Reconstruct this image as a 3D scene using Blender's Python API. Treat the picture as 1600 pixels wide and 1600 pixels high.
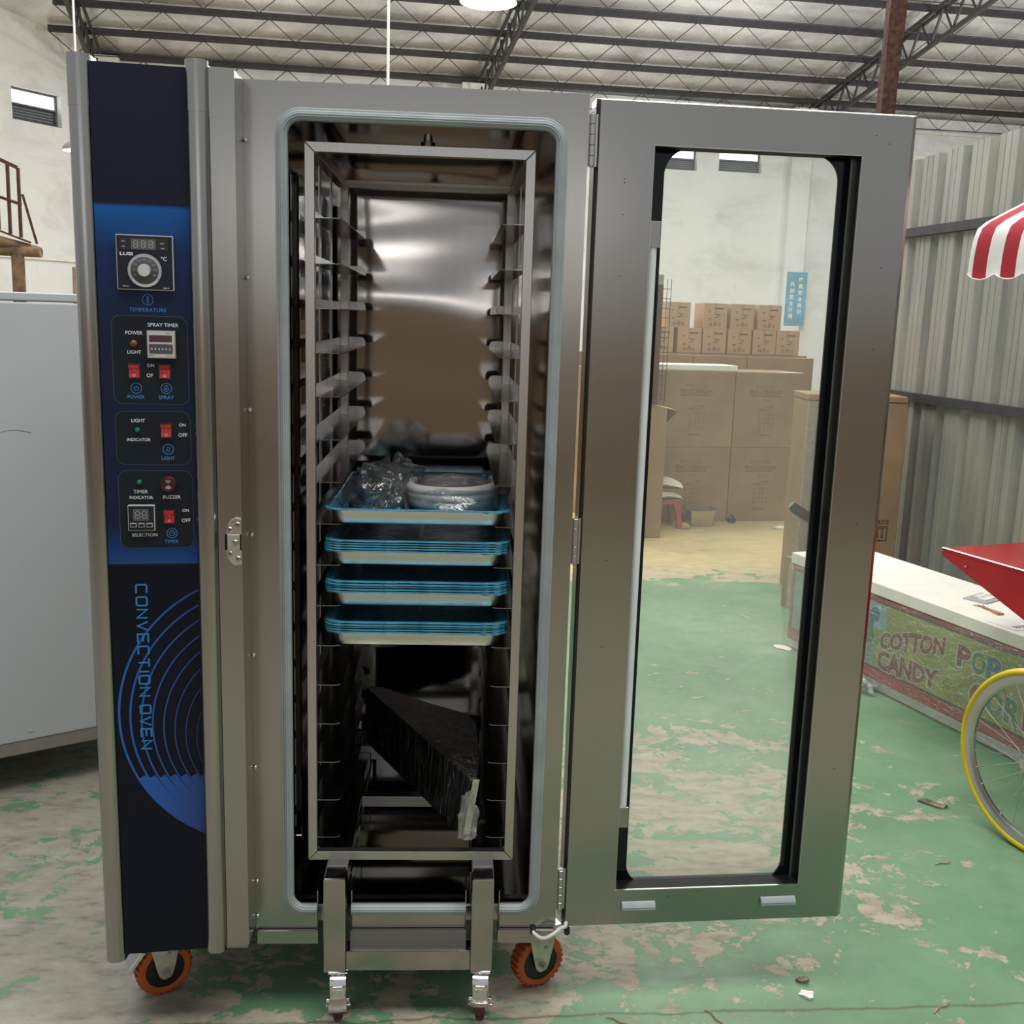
import bpy, bmesh, math, random
from mathutils import Vector, Matrix, noise
random.seed(7)
for o in list(bpy.data.objects): bpy.data.objects.remove(o)
SC = bpy.context.scene
COL = SC.collection
PI = math.pi
R = math.radians

# ------------------------------------------------------------------ camera, world, lights, exposure
CAM = Vector((0.4089, -2.0964, 1.5263))
yaw, pitch, roll, FPX = 0.0590, 0.1845, 0.0311, 1623.9
F = Vector((math.sin(yaw)*math.cos(pitch), math.cos(yaw)*math.cos(pitch), -math.sin(pitch)))
R0 = Vector((math.cos(yaw), -math.sin(yaw), 0)); U0 = R0.cross(F)
RR = R0*math.cos(roll)+U0*math.sin(roll); UU = U0*math.cos(roll)-R0*math.sin(roll)
cd = bpy.data.cameras.new('camera'); cam = bpy.data.objects.new('camera', cd); COL.objects.link(cam)
m = Matrix.Identity(4)
for i in range(3): m[i][0] = RR[i]; m[i][1] = UU[i]; m[i][2] = -F[i]; m[i][3] = CAM[i]
cam.matrix_world = m
cd.sensor_width = 36; cd.lens = FPX*36/1600; cd.clip_start = 0.05; cd.clip_end = 200
SC.camera = cam
SC.view_settings.view_transform = 'Standard'; SC.view_settings.look = 'None'
SC.view_settings.gamma = 1; SC.view_settings.use_curve_mapping = False
SC.view_settings.exposure = 0.0
w = bpy.data.worlds.new('world'); SC.world = w; w.use_nodes = True
w.node_tree.nodes['Background'].inputs[0].default_value = (0.93, 0.97, 1.0, 1)
w.node_tree.nodes['Background'].inputs[1].default_value = 0.48

def area(name, loc, sx, sy, power, rot=(0, 0, 0), col=(1, 0.985, 0.965)):
    d = bpy.data.lights.new(name, 'AREA'); d.shape = 'RECTANGLE'; d.size = sx; d.size_y = sy
    d.energy = power; d.color = col
    o = bpy.data.objects.new(name, d); COL.objects.link(o); o.location = loc; o.rotation_euler = rot
    return o
def point(name, loc, r, power, col=(1, 0.98, 0.95)):
    d = bpy.data.lights.new(name, 'POINT'); d.shadow_soft_size = r; d.energy = power; d.color = col
    o = bpy.data.objects.new(name, d); COL.objects.link(o); o.location = loc
    return o
area('assumed_aisle_light', (1.2, -1.9, 7.4), 8, 2.0, 540, (R(8), 0, 0))  # overhead area light, assumed from the shadows; the roof here has no opening
area('far_bay_fill', (2.5, 8.5, 6.4), 13, 3.0, 880, (R(-8), 0, 0))  # fill light added under the closed roof to brighten the far walls
area('near_bay_fill', (-1.0, 2.6, 7.4), 10, 1.6, 340, (0, 0, 0))  # another added overhead fill
area('hall_strip_light', (0.5, -13.0, 3.1), 7.0, 0.05, 24, (R(90), 0, 0))  # both strip lamps are unseen, assumed from streaks reflected in the steel
area('hall_strip_light', (0.3, -13.0, 2.05), 6.0, 0.035, 10, (R(90), 0, 0))
point('roof_fill', (-1.0, 10.4, 4.2), 0.18, 150, (0.94, 0.97, 1))  # three fill lights without a fixture, added to brighten the roof foil
point('roof_fill', (4.4, 11.2, 4.2), 0.18, 290, (0.92, 0.96, 1))
point('roof_fill', (9.0, 11.8, 4.2), 0.18, 200, (0.94, 0.97, 1))

# ------------------------------------------------------------------ materials
def nm(name):
    mt = bpy.data.materials.new(name); mt.use_nodes = True
    nt = mt.node_tree; nt.nodes.clear()
    out = nt.nodes.new('ShaderNodeOutputMaterial'); b = nt.nodes.new('ShaderNodeBsdfPrincipled')
    nt.links.new(b.outputs[0], out.inputs[0])
    return mt, nt, b, out
def N(nt, t, **k):
    n = nt.nodes.new(t)
    for a, v in k.items():
        if a.startswith('i_'): n.inputs[int(a[2:])].default_value = v
        else: setattr(n, a, v)
    return n
def ramp(nt, fac, stops, interp='LINEAR'):
    r = nt.nodes.new('ShaderNodeValToRGB'); nt.links.new(fac, r.inputs[0]); e = r.color_ramp; e.interpolation = interp
    while len(e.elements) < len(stops): e.elements.new(0.5)
    for el, (p, c) in zip(e.elements, stops): el.position = p; el.color = (*c, 1) if len(c) == 3 else c
    return r.outputs[0]
def g(v): return (v, v, v)
def math_(nt, op, a, b=None, clamp=False):
    n = nt.nodes.new('ShaderNodeMath'); n.operation = op; n.use_clamp = clamp
    for i, x in enumerate((a, b)):
        if x is None: continue
        if isinstance(x, (int, float)): n.inputs[i].default_value = x
        else: nt.links.new(x, n.inputs[i])
    return n.outputs[0]
def mix(nt, fac, a, b):
    n = nt.nodes.new('ShaderNodeMix'); n.data_type = 'RGBA'
    for i, x in ((0, fac), (6, a), (7, b)):
        if isinstance(x, (int, float)): n.inputs[i].default_value = x
        elif isinstance(x, tuple): n.inputs[i].default_value = (*x, 1) if len(x) == 3 else x
        else: nt.links.new(x, n.inputs[i])
    return n.outputs[2]
def objco(nt, scale=(1, 1, 1), rot=(0, 0, 0), src=3):
    tc = nt.nodes.new('ShaderNodeTexCoord'); mp = nt.nodes.new('ShaderNodeMapping')
    nt.links.new(tc.outputs[src], mp.inputs[0]); mp.inputs[3].default_value = scale; mp.inputs[2].default_value = rot
    return mp.outputs[0]
def tex(nt, vec, scale, detail=4, rough=0.55, dist=0):
    n = nt.nodes.new('ShaderNodeTexNoise'); nt.links.new(vec, n.inputs[0]); n.inputs['Scale'].default_value = scale
    n.inputs['Detail'].default_value = detail; n.inputs['Roughness'].default_value = rough; n.inputs['Distortion'].default_value = dist
    return n.outputs[0]
def bump(nt, b, h, strength=0.2, dist=0.01):
    n = nt.nodes.new('ShaderNodeBump'); nt.links.new(h, n.inputs['Height']); n.inputs['Strength'].default_value = strength
    n.inputs['Distance'].default_value = dist; nt.links.new(n.outputs[0], b.inputs['Normal'])
def simple(name, col, rough=0.5, metal=0.0, spec=0.5, emit=None, es=0, var=0.06, vs=12, bmp=0, bs=60):
    mt, nt, b, out = nm(name)
    co = objco(nt)
    n = tex(nt, co, vs)
    c2 = tuple(max(0, x*(1-var*2)) for x in col); c1 = tuple(min(1, x*(1+var)) for x in col)
    nt.links.new(ramp(nt, n, [(0.3, c2), (0.7, c1)]), b.inputs['Base Color'])
    b.inputs['Roughness'].default_value = rough; b.inputs['Metallic'].default_value = metal
    b.inputs['Specular IOR Level'].default_value = spec
    if bmp: bump(nt, b, tex(nt, co, bs), bmp, 0.004)
    if emit: b.inputs['Emission Color'].default_value = (*emit, 1); b.inputs['Emission Strength'].default_value = es
    return mt
def steel(name, col, r0, r1, grain=(240, 240, 1.5), wave=0.0, wscale=(1.2, 1.2, 2.2), bs=0.05, metal=1.0):
    mt, nt, b, out = nm(name)
    co = objco(nt, grain)
    n = tex(nt, co, 1.0, 3, 0.6)
    nt.links.new(ramp(nt, n, [(0.3, tuple(x*0.975 for x in col)), (0.7, col)]), b.inputs['Base Color'])
    nt.links.new(ramp(nt, n, [(0.25, g(r0)), (0.75, g(r1))]), b.inputs['Roughness'])
    b.inputs['Metallic'].default_value = metal
    bn = nt.nodes.new('ShaderNodeBump'); nt.links.new(n, bn.inputs['Height']); bn.inputs['Strength'].default_value = bs; bn.inputs['Distance'].default_value = 0.0006
    last = bn
    if wave:
        wv = tex(nt, objco(nt, wscale), 1.0, 1.0, 0.4)
        b2 = nt.nodes.new('ShaderNodeBump'); nt.links.new(wv, b2.inputs['Height']); b2.inputs['Strength'].default_value = 1.0
        b2.inputs['Distance'].default_value = wave; nt.links.new(bn.outputs[0], b2.inputs['Normal']); last = b2
    nt.links.new(last.outputs[0], b.inputs['Normal'])
    return mt
M = {}
M['steel'] = steel('brushed_steel', (0.385, 0.372, 0.352), 0.20, 0.23, wave=0.003, wscale=(1.5, 1.5, 1.0), bs=0.01)
M['steelh'] = steel('brushed_steel_smooth', (0.385, 0.375, 0.355), 0.21, 0.24, wave=0.002, bs=0.008)
M['mirror'] = steel('bright_steel_lining', (0.36, 0.34, 0.32), 0.07, 0.085, grain=(30, 30, 1), wave=0.014, wscale=(1.1, 1.1, 3.0), bs=0.0)
M['rack'] = steel('satin_steel_tube', (0.50, 0.485, 0.46), 0.28, 0.36, bs=0.02)
M['runner'] = steel('folded_steel_sheet', (0.33, 0.32, 0.305), 0.14, 0.2, grain=(240, 4, 240), bs=0.02)
M['leg'] = steel('polished_steel_tube', (0.40, 0.39, 0.36), 0.15, 0.2, wave=0.004, wscale=(6, 6, 6), bs=0.01)
M['chrome'] = simple('chrome', (0.72, 0.72, 0.71), 0.16, 1.0)
M['zinc'] = simple('zinc_plate', (0.60, 0.60, 0.52), 0.42, 0.9, var=0.15, vs=40)
M['screw'] = simple('screw_steel', (0.45, 0.44, 0.42), 0.3, 1.0)
M['alu'] = steel('aluminium_pan', (0.70, 0.70, 0.66), 0.26, 0.36, grain=(4, 240, 240))
M['gasket'] = simple('grey_rubber', (0.30, 0.335, 0.345), 0.42, spec=0.4)
M['black'] = simple('black_plastic', (0.008, 0.008, 0.01), 0.35)
M['dark'] = simple('dark_paint', (0.005, 0.005, 0.006), 0.55, spec=0.2)
M['blackglass'] = simple('black_glass_border', (0.004, 0.006, 0.008), 0.12, spec=0.35)
M['white'] = simple('white_print', (0.72, 0.75, 0.80), 0.5)
M['lettc'] = simple('bright_blue_print', (0.012, 0.20, 0.50), 0.4)
M['lblue'] = simple('blue_print', (0.05, 0.22, 0.58), 0.5)
M['red'] = simple('red_switch', (0.52, 0.012, 0.02), 0.25)
M['redhi'] = simple('red_switch_lit_cap', (0.85, 0.06, 0.045), 0.25)
M['orange'] = simple('orange_polyurethane', (0.50, 0.10, 0.018), 0.5, var=0.15)
M['dred'] = simple('dark_red_wheel', (0.10, 0.022, 0.022), 0.4)
M['amber'] = simple('amber_lens', (0.17, 0.05, 0.02), 0.3)
M['green'] = simple('green_lens', (0.012, 0.16, 0.07), 0.2)
M['ivory'] = simple('ivory_frame', (0.45, 0.42, 0.36), 0.4)
M['gauge'] = simple('gauge_face', (0.013, 0.018, 0.028), 0.5, spec=0.2)
M['segm'] = simple('grey_display_segment', (0.30, 0.32, 0.33), 0.4)
M['disp'] = simple('display_window', (0.075, 0.072, 0.075), 0.2)
M['timer'] = simple('timer_face', (0.55, 0.55, 0.55), 0.4)
M['maroon'] = simple('maroon_window', (0.07, 0.025, 0.03), 0.25)
M['sil'] = simple('silver_dial', (0.62, 0.62, 0.62), 0.3, 0.7)
M['buzz'] = simple('buzzer_body', (0.07, 0.012, 0.018), 0.3)
M['box'] = simple('panel_group_print', (0.008, 0.0135, 0.020), 0.5, spec=0.2)
M['line'] = simple('panel_outline_print', (0.05, 0.075, 0.115), 0.45)
M['tube'] = simple('frosted_tube', (0.52, 0.56, 0.53), 0.25, emit=(0.85, 0.95, 0.9), es=0.12)
M['ltrim'] = simple('wall_white_trim', (0.72, 0.72, 0.69), 0.6)
M['hose'] = simple('white_hose', (0.52, 0.50, 0.48), 0.4)
M['cable'] = simple('black_cable', (0.012, 0.012, 0.014), 0.4)
M['cord'] = simple('white_cord', (0.62, 0.60, 0.55), 0.5)
M['ptrus'] = simple('dark_steel_beam', (0.035, 0.034, 0.034), 0.6, var=0.2)
M['rust'] = simple('rusty_steel', (0.085, 0.030, 0.018), 0.8, var=0.35, vs=25, bmp=0.3)
M['rpost'] = simple('rust_red_post', (0.075, 0.028, 0.016), 0.85, var=0.4, vs=30, bmp=0.5)
M['wood'] = simple('weathered_log', (0.20, 0.12, 0.065), 0.8, var=0.35, vs=9, bmp=0.3)
M['wood2'] = simple('plain_timber', (0.36, 0.23, 0.12), 0.7, var=0.2)
M['card'] = simple('cardboard', (0.265, 0.170, 0.093), 0.8, var=0.10, vs=3)
M['card2'] = simple('cardboard_pale', (0.44, 0.285, 0.165), 0.8, var=0.08, vs=5)
M['card3'] = simple('cardboard_greyish', (0.27, 0.18, 0.105), 0.55, var=0.12, vs=3)
M['tape'] = simple('carton_tape', (0.36, 0.24, 0.14), 0.35)
M['ink'] = simple('carton_ink', (0.075, 0.048, 0.03), 0.7)
M['inkf'] = simple('carton_ink_faint', (0.17, 0.11, 0.065), 0.7)
M['inkb'] = simple('carton_ink_black', (0.04, 0.028, 0.02), 0.7)
M['board'] = simple('brown_board', (0.23, 0.165, 0.11), 0.8)
M['foam'] = simple('white_foam', (0.78, 0.76, 0.68), 0.8, var=0.04)
M['foamg'] = simple('grey_foam_edge', (0.52, 0.52, 0.48), 0.8, var=0.08, vs=20)
M['paper'] = simple('paper', (0.72, 0.71, 0.68), 0.7)
M['tubegl'] = simple('clear_packet', (0.48, 0.48, 0.47), 0.15)
M['yellow'] = simple('yellow_tyre', (0.62, 0.46, 0.004), 0.35)
M['rim'] = simple('alloy_rim', (0.55, 0.55, 0.54), 0.25, 0.9)
M['redp'] = simple('red_enamel', (0.42, 0.012, 0.018), 0.16)
M['cab'] = simple('white_enamel_panel', (0.47, 0.505, 0.53), 0.4, var=0.015, vs=3)
M['cabt'] = simple('grey_cabinet_trim', (0.30, 0.28, 0.25), 0.45, 0.3)
M['stool'] = simple('red_plastic_stool', (0.38, 0.055, 0.06), 0.4)
M['sack'] = simple('white_sack', (0.66, 0.62, 0.55), 0.6)
M['steelpan'] = simple('steel_food_pan', (0.50, 0.46, 0.36), 0.25, 0.9)
M['banner'] = simple('blue_banner', (0.10, 0.33, 0.52), 0.6, var=0.15, vs=2)
M['sky'] = simple('daylit_pane', (0.9, 0.95, 1), 0.3, emit=(0.95, 0.98, 1), es=2.2)
M['louver'] = simple('grey_louver', (0.10, 0.11, 0.115), 0.6)
M['lampin'] = simple('lamp_diffuser', (1, 1, 1), 0.4, emit=(1, 0.97, 0.9), es=9)
M['lampsh'] = simple('lamp_shade_enamel', (0.28, 0.25, 0.20), 0.35)
M['debris'] = simple('torn_paper_scrap', (0.20, 0.17, 0.12), 0.8, var=0.4, vs=40)
M['tyreblk'] = simple('black_hub', (0.006, 0.006, 0.008), 0.45)
M['fabw'] = simple('white_canopy_cloth', (0.70, 0.69, 0.65), 0.8)
M['fabr'] = simple('red_canopy_cloth', (0.33, 0.010, 0.025), 0.8)
M['signg'] = simple('sign_green_yellow', (0.33, 0.37, 0.075), 0.3, var=0.15, vs=5)
M['signb'] = simple('sign_navy_border', (0.012, 0.022, 0.05), 0.3)
M['signy'] = simple('sign_yellow_line', (0.48, 0.34, 0.03), 0.3)
M['signred'] = simple('sign_red_letters', (0.26, 0.025, 0.04), 0.3)
M['signwht'] = simple('sign_pale_outline', (0.50, 0.48, 0.36), 0.3)
M['signcy'] = simple('sign_pale_blue', (0.26, 0.42, 0.46), 0.3, var=0.2, vs=10)
M['signgn'] = simple('sign_green_letters', (0.05, 0.22, 0.06), 0.3)
M['signbl'] = simple('sign_blue_letters', (0.03, 0.14, 0.28), 0.3)
M['signbr'] = simple('sign_brown_line', (0.20, 0.10, 0.05), 0.3)

def mk_front_panel():
    mt, nt, b, out = nm('navy_printed_panel')
    co = nt.nodes.new('ShaderNodeTexCoord'); sx = nt.nodes.new('ShaderNodeSeparateXYZ'); nt.links.new(co.outputs[3], sx.inputs[0])
    z = sx.outputs[2]
    # the printed graphic: navy ends, a control field that fades from bright blue at its two ends
    zz = math_(nt, 'DIVIDE', z, 2.0)
    c = ramp(nt, zz, [(0.0, (0.003, 0.0045, 0.012)), (0.51785, (0.003, 0.0045, 0.013)), (0.51790, (0.010, 0.055, 0.21)), (0.553, (0.008, 0.014, 0.045)),
                      (0.74, (0.008, 0.013, 0.036)), (0.815, (0.007, 0.024, 0.10)), (0.852, (0.005, 0.085, 0.30)), (0.8522, (0.0065, 0.008, 0.021)), (1.0, (0.008, 0.010, 0.025))])
    nt.links.new(c, b.inputs['Base Color']); b.inputs['Roughness'].default_value = 0.4; b.inputs['Specular IOR Level'].default_value = 0.2
    return mt
M['panel'] = mk_front_panel()
def mk_film():
    mt, nt, b, out = nm('blue_protective_film')
    co = objco(nt, (1, 1, 1)); n = tex(nt, co, 26, 4, 0.6, 1.0)
    nt.links.new(ramp(nt, n, [(0.3, (0.03, 0.19, 0.34)), (0.7, (0.11, 0.40, 0.54))]), b.inputs['Base Color'])
    b.inputs['Metallic'].default_value = 0.3; b.inputs['Roughness'].default_value = 0.2
    bump(nt, b, n, 0.35, 0.004)
    return mt
M['film'] = mk_film()
def mk_clear(name, tint, fac, strength, rough=0.12, streak=None, haze=0.05, hz=(0.7, 0.72, 0.72)):
    mt = bpy.data.materials.new(name); mt.use_nodes = True; nt = mt.node_tree; nt.nodes.clear()
    out = nt.nodes.new('ShaderNodeOutputMaterial'); tr = nt.nodes.new('ShaderNodeBsdfTransparent'); gl = nt.nodes.new('ShaderNodeBsdfGlossy')
    df = nt.nodes.new('ShaderNodeBsdfDiffuse'); df.inputs[0].default_value = (*hz, 1)
    tr.inputs[0].default_value = (*tint, 1); gl.inputs['Roughness'].default_value = rough
    m1 = nt.nodes.new('ShaderNodeMixShader'); m2 = nt.nodes.new('ShaderNodeMixShader')
    lw = nt.nodes.new('ShaderNodeLayerWeight'); lw.inputs[0].default_value = 0.25
    co = objco(nt, streak or (1, 1, 1)); n = tex(nt, co, 30 if not streak else 1.0, 4, 0.6, 1.2)
    bp = nt.nodes.new('ShaderNodeBump'); nt.links.new(n, bp.inputs['Height']); bp.inputs['Strength'].default_value = strength; bp.inputs['Distance'].default_value = 0.01
    if strength > 0:
        nt.links.new(bp.outputs[0], gl.inputs['Normal'])
    f = math_(nt, 'ADD', math_(nt, 'MULTIPLY', lw.outputs[1], 0.6), fac, True)
    nt.links.new(f, m1.inputs[0]); nt.links.new(tr.outputs[0], m1.inputs[1]); nt.links.new(gl.outputs[0], m1.inputs[2])
    m2.inputs[0].default_value = haze; nt.links.new(m1.outputs[0], m2.inputs[1]); nt.links.new(df.outputs[0], m2.inputs[2])
    nt.links.new(m2.outputs[0], out.inputs[0])
    return mt
M['glass'] = mk_clear('door_glass', (0.97, 0.985, 0.96), 0.03, 0.0, 0.02, haze=0.085, hz=(0.85, 0.86, 0.80))
M['bag'] = mk_clear('crinkled_clear_bag', (0.92, 0.93, 0.93), 0.13, 1.0, 0.09, haze=0.035)
M['wrap'] = mk_clear('stretch_wrap', (0.93, 0.93, 0.92), 0.10, 0.9, 0.10, streak=(1.5, 40, 60), haze=0.07)
def mk_blackwrap():
    mt, nt, b, out = nm('black_part_in_stretch_film')
    n = tex(nt, objco(nt, (70, 70, 7)), 1.0, 5, 0.65, 1.5)
    nt.links.new(ramp(nt, n, [(0.46, (0.006, 0.006, 0.006)), (0.60, (0.03, 0.03, 0.027)), (0.78, (0.24, 0.235, 0.22))]), b.inputs['Base Color'])  # pale streaks paint the film's glints into the base colour
    b.inputs['Roughness'].default_value = 0.18; bump(nt, b, n, 0.55, 0.010)
    return mt
M['bwrap'] = mk_blackwrap()
def mk_floor():
    mt, nt, b, out = nm('worn_green_floor')
    co = objco(nt); sx = nt.nodes.new('ShaderNodeSeparateXYZ'); nt.links.new(co, sx.inputs[0]); X, Y = sx.outputs[0], sx.outputs[1]
    n1 = tex(nt, objco(nt, (1, 1.6, 1)), 0.9, 5, 0.62, 0.6)
    n2 = tex(nt, objco(nt, (1, 1.25, 1), (0, 0, R(-14))), 5.0, 10, 0.72, 0.6)
    n3 = tex(nt, co, 17, 6, 0.7)
    def lin(v, a, c):  # 0..1 between a and c
        return math_(nt, 'DIVIDE', math_(nt, 'SUBTRACT', v, a), c-a, True)
    def blob(x, y, r):
        dx = math_(nt, 'SUBTRACT', X, x); dy = math_(nt, 'SUBTRACT', Y, y)
        d = math_(nt, 'SQRT', math_(nt, 'ADD', math_(nt, 'MULTIPLY', dx, dx), math_(nt, 'MULTIPLY', dy, dy)))
        return math_(nt, 'SUBTRACT', 1.0, math_(nt, 'DIVIDE', d, r), True)
    left = math_(nt, 'SUBTRACT', 1.0, lin(X, -0.35, 0.15))
    far = lin(Y, 3.7, 4.5)
    wear = math_(nt, 'MULTIPLY', left, 0.135)
    wear = math_(nt, 'ADD', wear, math_(nt, 'MULTIPLY', blob(1.15, 0.95, 1.15), 0.17))
    wear = math_(nt, 'ADD', wear, math_(nt, 'MULTIPLY', blob(0.5, -0.25, 0.9), 0.12))
    wear = math_(nt, 'ADD', wear, math_(nt, 'MULTIPLY', far, 0.30))
    wear = math_(nt, 'ADD', wear, math_(nt, 'MULTIPLY', blob(0.2, 0.45, 0.8), 0.05))
    wear = math_(nt, 'ADD', wear, math_(nt, 'MULTIPLY', math_(nt, 'SUBTRACT', 1.0, lin(Y, -1.2, -0.4)), 0.13))
    mixn = math_(nt, 'ADD', math_(nt, 'ADD', math_(nt, 'MULTIPLY', n1, 0.22), math_(nt, 'MULTIPLY', n2, 0.52)), math_(nt, 'MULTIPLY', n3, 0.26))
    mask = ramp(nt, math_(nt, 'ADD', mixn, wear), [(0.588, g(0)), (0.604, g(1))])
    gn = tex(nt, co, 1.6, 6, 0.65)
    green = ramp(nt, gn, [(0.25, (0.066, 0.150, 0.082)), (0.5, (0.112, 0.222, 0.120)), (0.75, (0.190, 0.290, 0.178))])
    cn = tex(nt, objco(nt, (1, 2.4, 1), (0, 0, R(20))), 9, 7, 0.7)
    beige = ramp(nt, cn, [(0.28, (0.16, 0.142, 0.108)), (0.5, (0.33, 0.295, 0.22)), (0.75, (0.42, 0.38, 0.29))])
    grey = ramp(nt, cn, [(0.3, (0.105, 0.10, 0.085)), (0.46, (0.255, 0.24, 0.20)), (0.75, (0.36, 0.34, 0.285))])
    beige = mix(nt, left, beige, grey)
    yel = ramp(nt, cn, [(0.3, (0.40, 0.315, 0.155)), (0.7, (0.54, 0.44, 0.235))])
    beige = mix(nt, far, beige, yel)
    c = mix(nt, mask, green, beige)
    dn = tex(nt, objco(nt, (1, 1.5, 1)), 2.6, 7, 0.7, 0.7)
    c = mix(nt, ramp(nt, dn, [(0.52, g(0)), (0.72, g(0.5))]), c, (0.17, 0.20, 0.15))
    # the joint across the floor in front
    jn = math_(nt, 'MULTIPLY', math_(nt, 'SUBTRACT', tex(nt, co, 6, 5, 0.6), 0.5), 0.05)
    jy = math_(nt, 'ABSOLUTE', math_(nt, 'ADD', math_(nt, 'SUBTRACT', math_(nt, 'SUBTRACT', Y, math_(nt, 'MULTIPLY', X, 0.025)), -0.052), jn))
    c = mix(nt, ramp(nt, jy, [(0.0, g(0.75)), (0.006, g(0))]), c, (0.06, 0.05, 0.035))
    nt.links.new(c, b.inputs['Base Color'])
    nt.links.new(ramp(nt, mixn, [(0.4, g(0.42)), (0.62, g(0.7))]), b.inputs['Roughness'])
    b.inputs['Specular IOR Level'].default_value = 0.35
    bump(nt, b, math_(nt, 'ADD', math_(nt, 'MULTIPLY', mask, -0.5), math_(nt, 'MULTIPLY', cn, 0.6)), 0.25, 0.004)
    return mt
M['floor'] = mk_floor()
def mk_plaster(name, a, c, sc):
    mt, nt, b, out = nm(name)
    n = tex(nt, objco(nt, (1, 1, 1.6)), sc, 7, 0.65, 0.8); n2 = tex(nt, objco(nt, (6, 6, 1.2)), 1.2, 6, 0.7)
    col = ramp(nt, n, [(0.3, a), (0.5, c), (0.75, tuple(min(1, x*1.06) for x in c))])
    col = mix(nt, ramp(nt, n2, [(0.62, g(0)), (0.74, g(0.35))]), col, tuple(x*0.55 for x in a))
    nt.links.new(col, b.inputs['Base Color']); b.inputs['Roughness'].default_value = 0.9
    bump(nt, b, n, 0.3, 0.03)
    return mt
M['plaster'] = mk_plaster('whitewashed_plaster', (0.55, 0.555, 0.55), (0.70, 0.71, 0.71), 0.9)
def mk_roof():
    mt, nt, b, out = nm('silver_foil_roof')
    n = tex(nt, objco(nt, (1.0, 1.0, 1.0)), 0.8, 2, 0.5, 0.5); n2 = tex(nt, objco(nt, (1, 1, 1)), 3.0, 3, 0.5, 1.0)
    nt.links.new(ramp(nt, n, [(0.34, (0.50, 0.50, 0.515)), (0.66, (0.86, 0.865, 0.88))]), b.inputs['Base Color'])
    b.inputs['Metallic'].default_value = 0.55
    nt.links.new(ramp(nt, n2, [(0.3, g(0.2)), (0.7, g(0.34))]), b.inputs['Roughness'])
    bump(nt, b, math_(nt, 'ADD', math_(nt, 'MULTIPLY', n, 0.8), math_(nt, 'MULTIPLY', n2, 0.10)), 0.5, 0.10)
    return mt
M['roof'] = mk_roof()
def mk_fence():
    mt, nt, b, out = nm('weathered_galvanised_sheet')
    n = tex(nt, objco(nt, (9, 9, 0.5)), 1.0, 6, 0.65, 0.5); n2 = tex(nt, objco(nt), 1.3, 4)
    c = ramp(nt, n, [(0.28, (0.15, 0.15, 0.135)), (0.5, (0.27, 0.275, 0.25)), (0.75, (0.36, 0.36, 0.32))])
    c = mix(nt, ramp(nt, n2, [(0.45, g(0)), (0.75, g(0.35))]), c, (0.40, 0.38, 0.30))
    nt.links.new(c, b.inputs['Base Color']); b.inputs['Roughness'].default_value = 0.5; b.inputs['Metallic'].default_value = 0.25
    return mt
M['fence'] = mk_fence()

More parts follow.
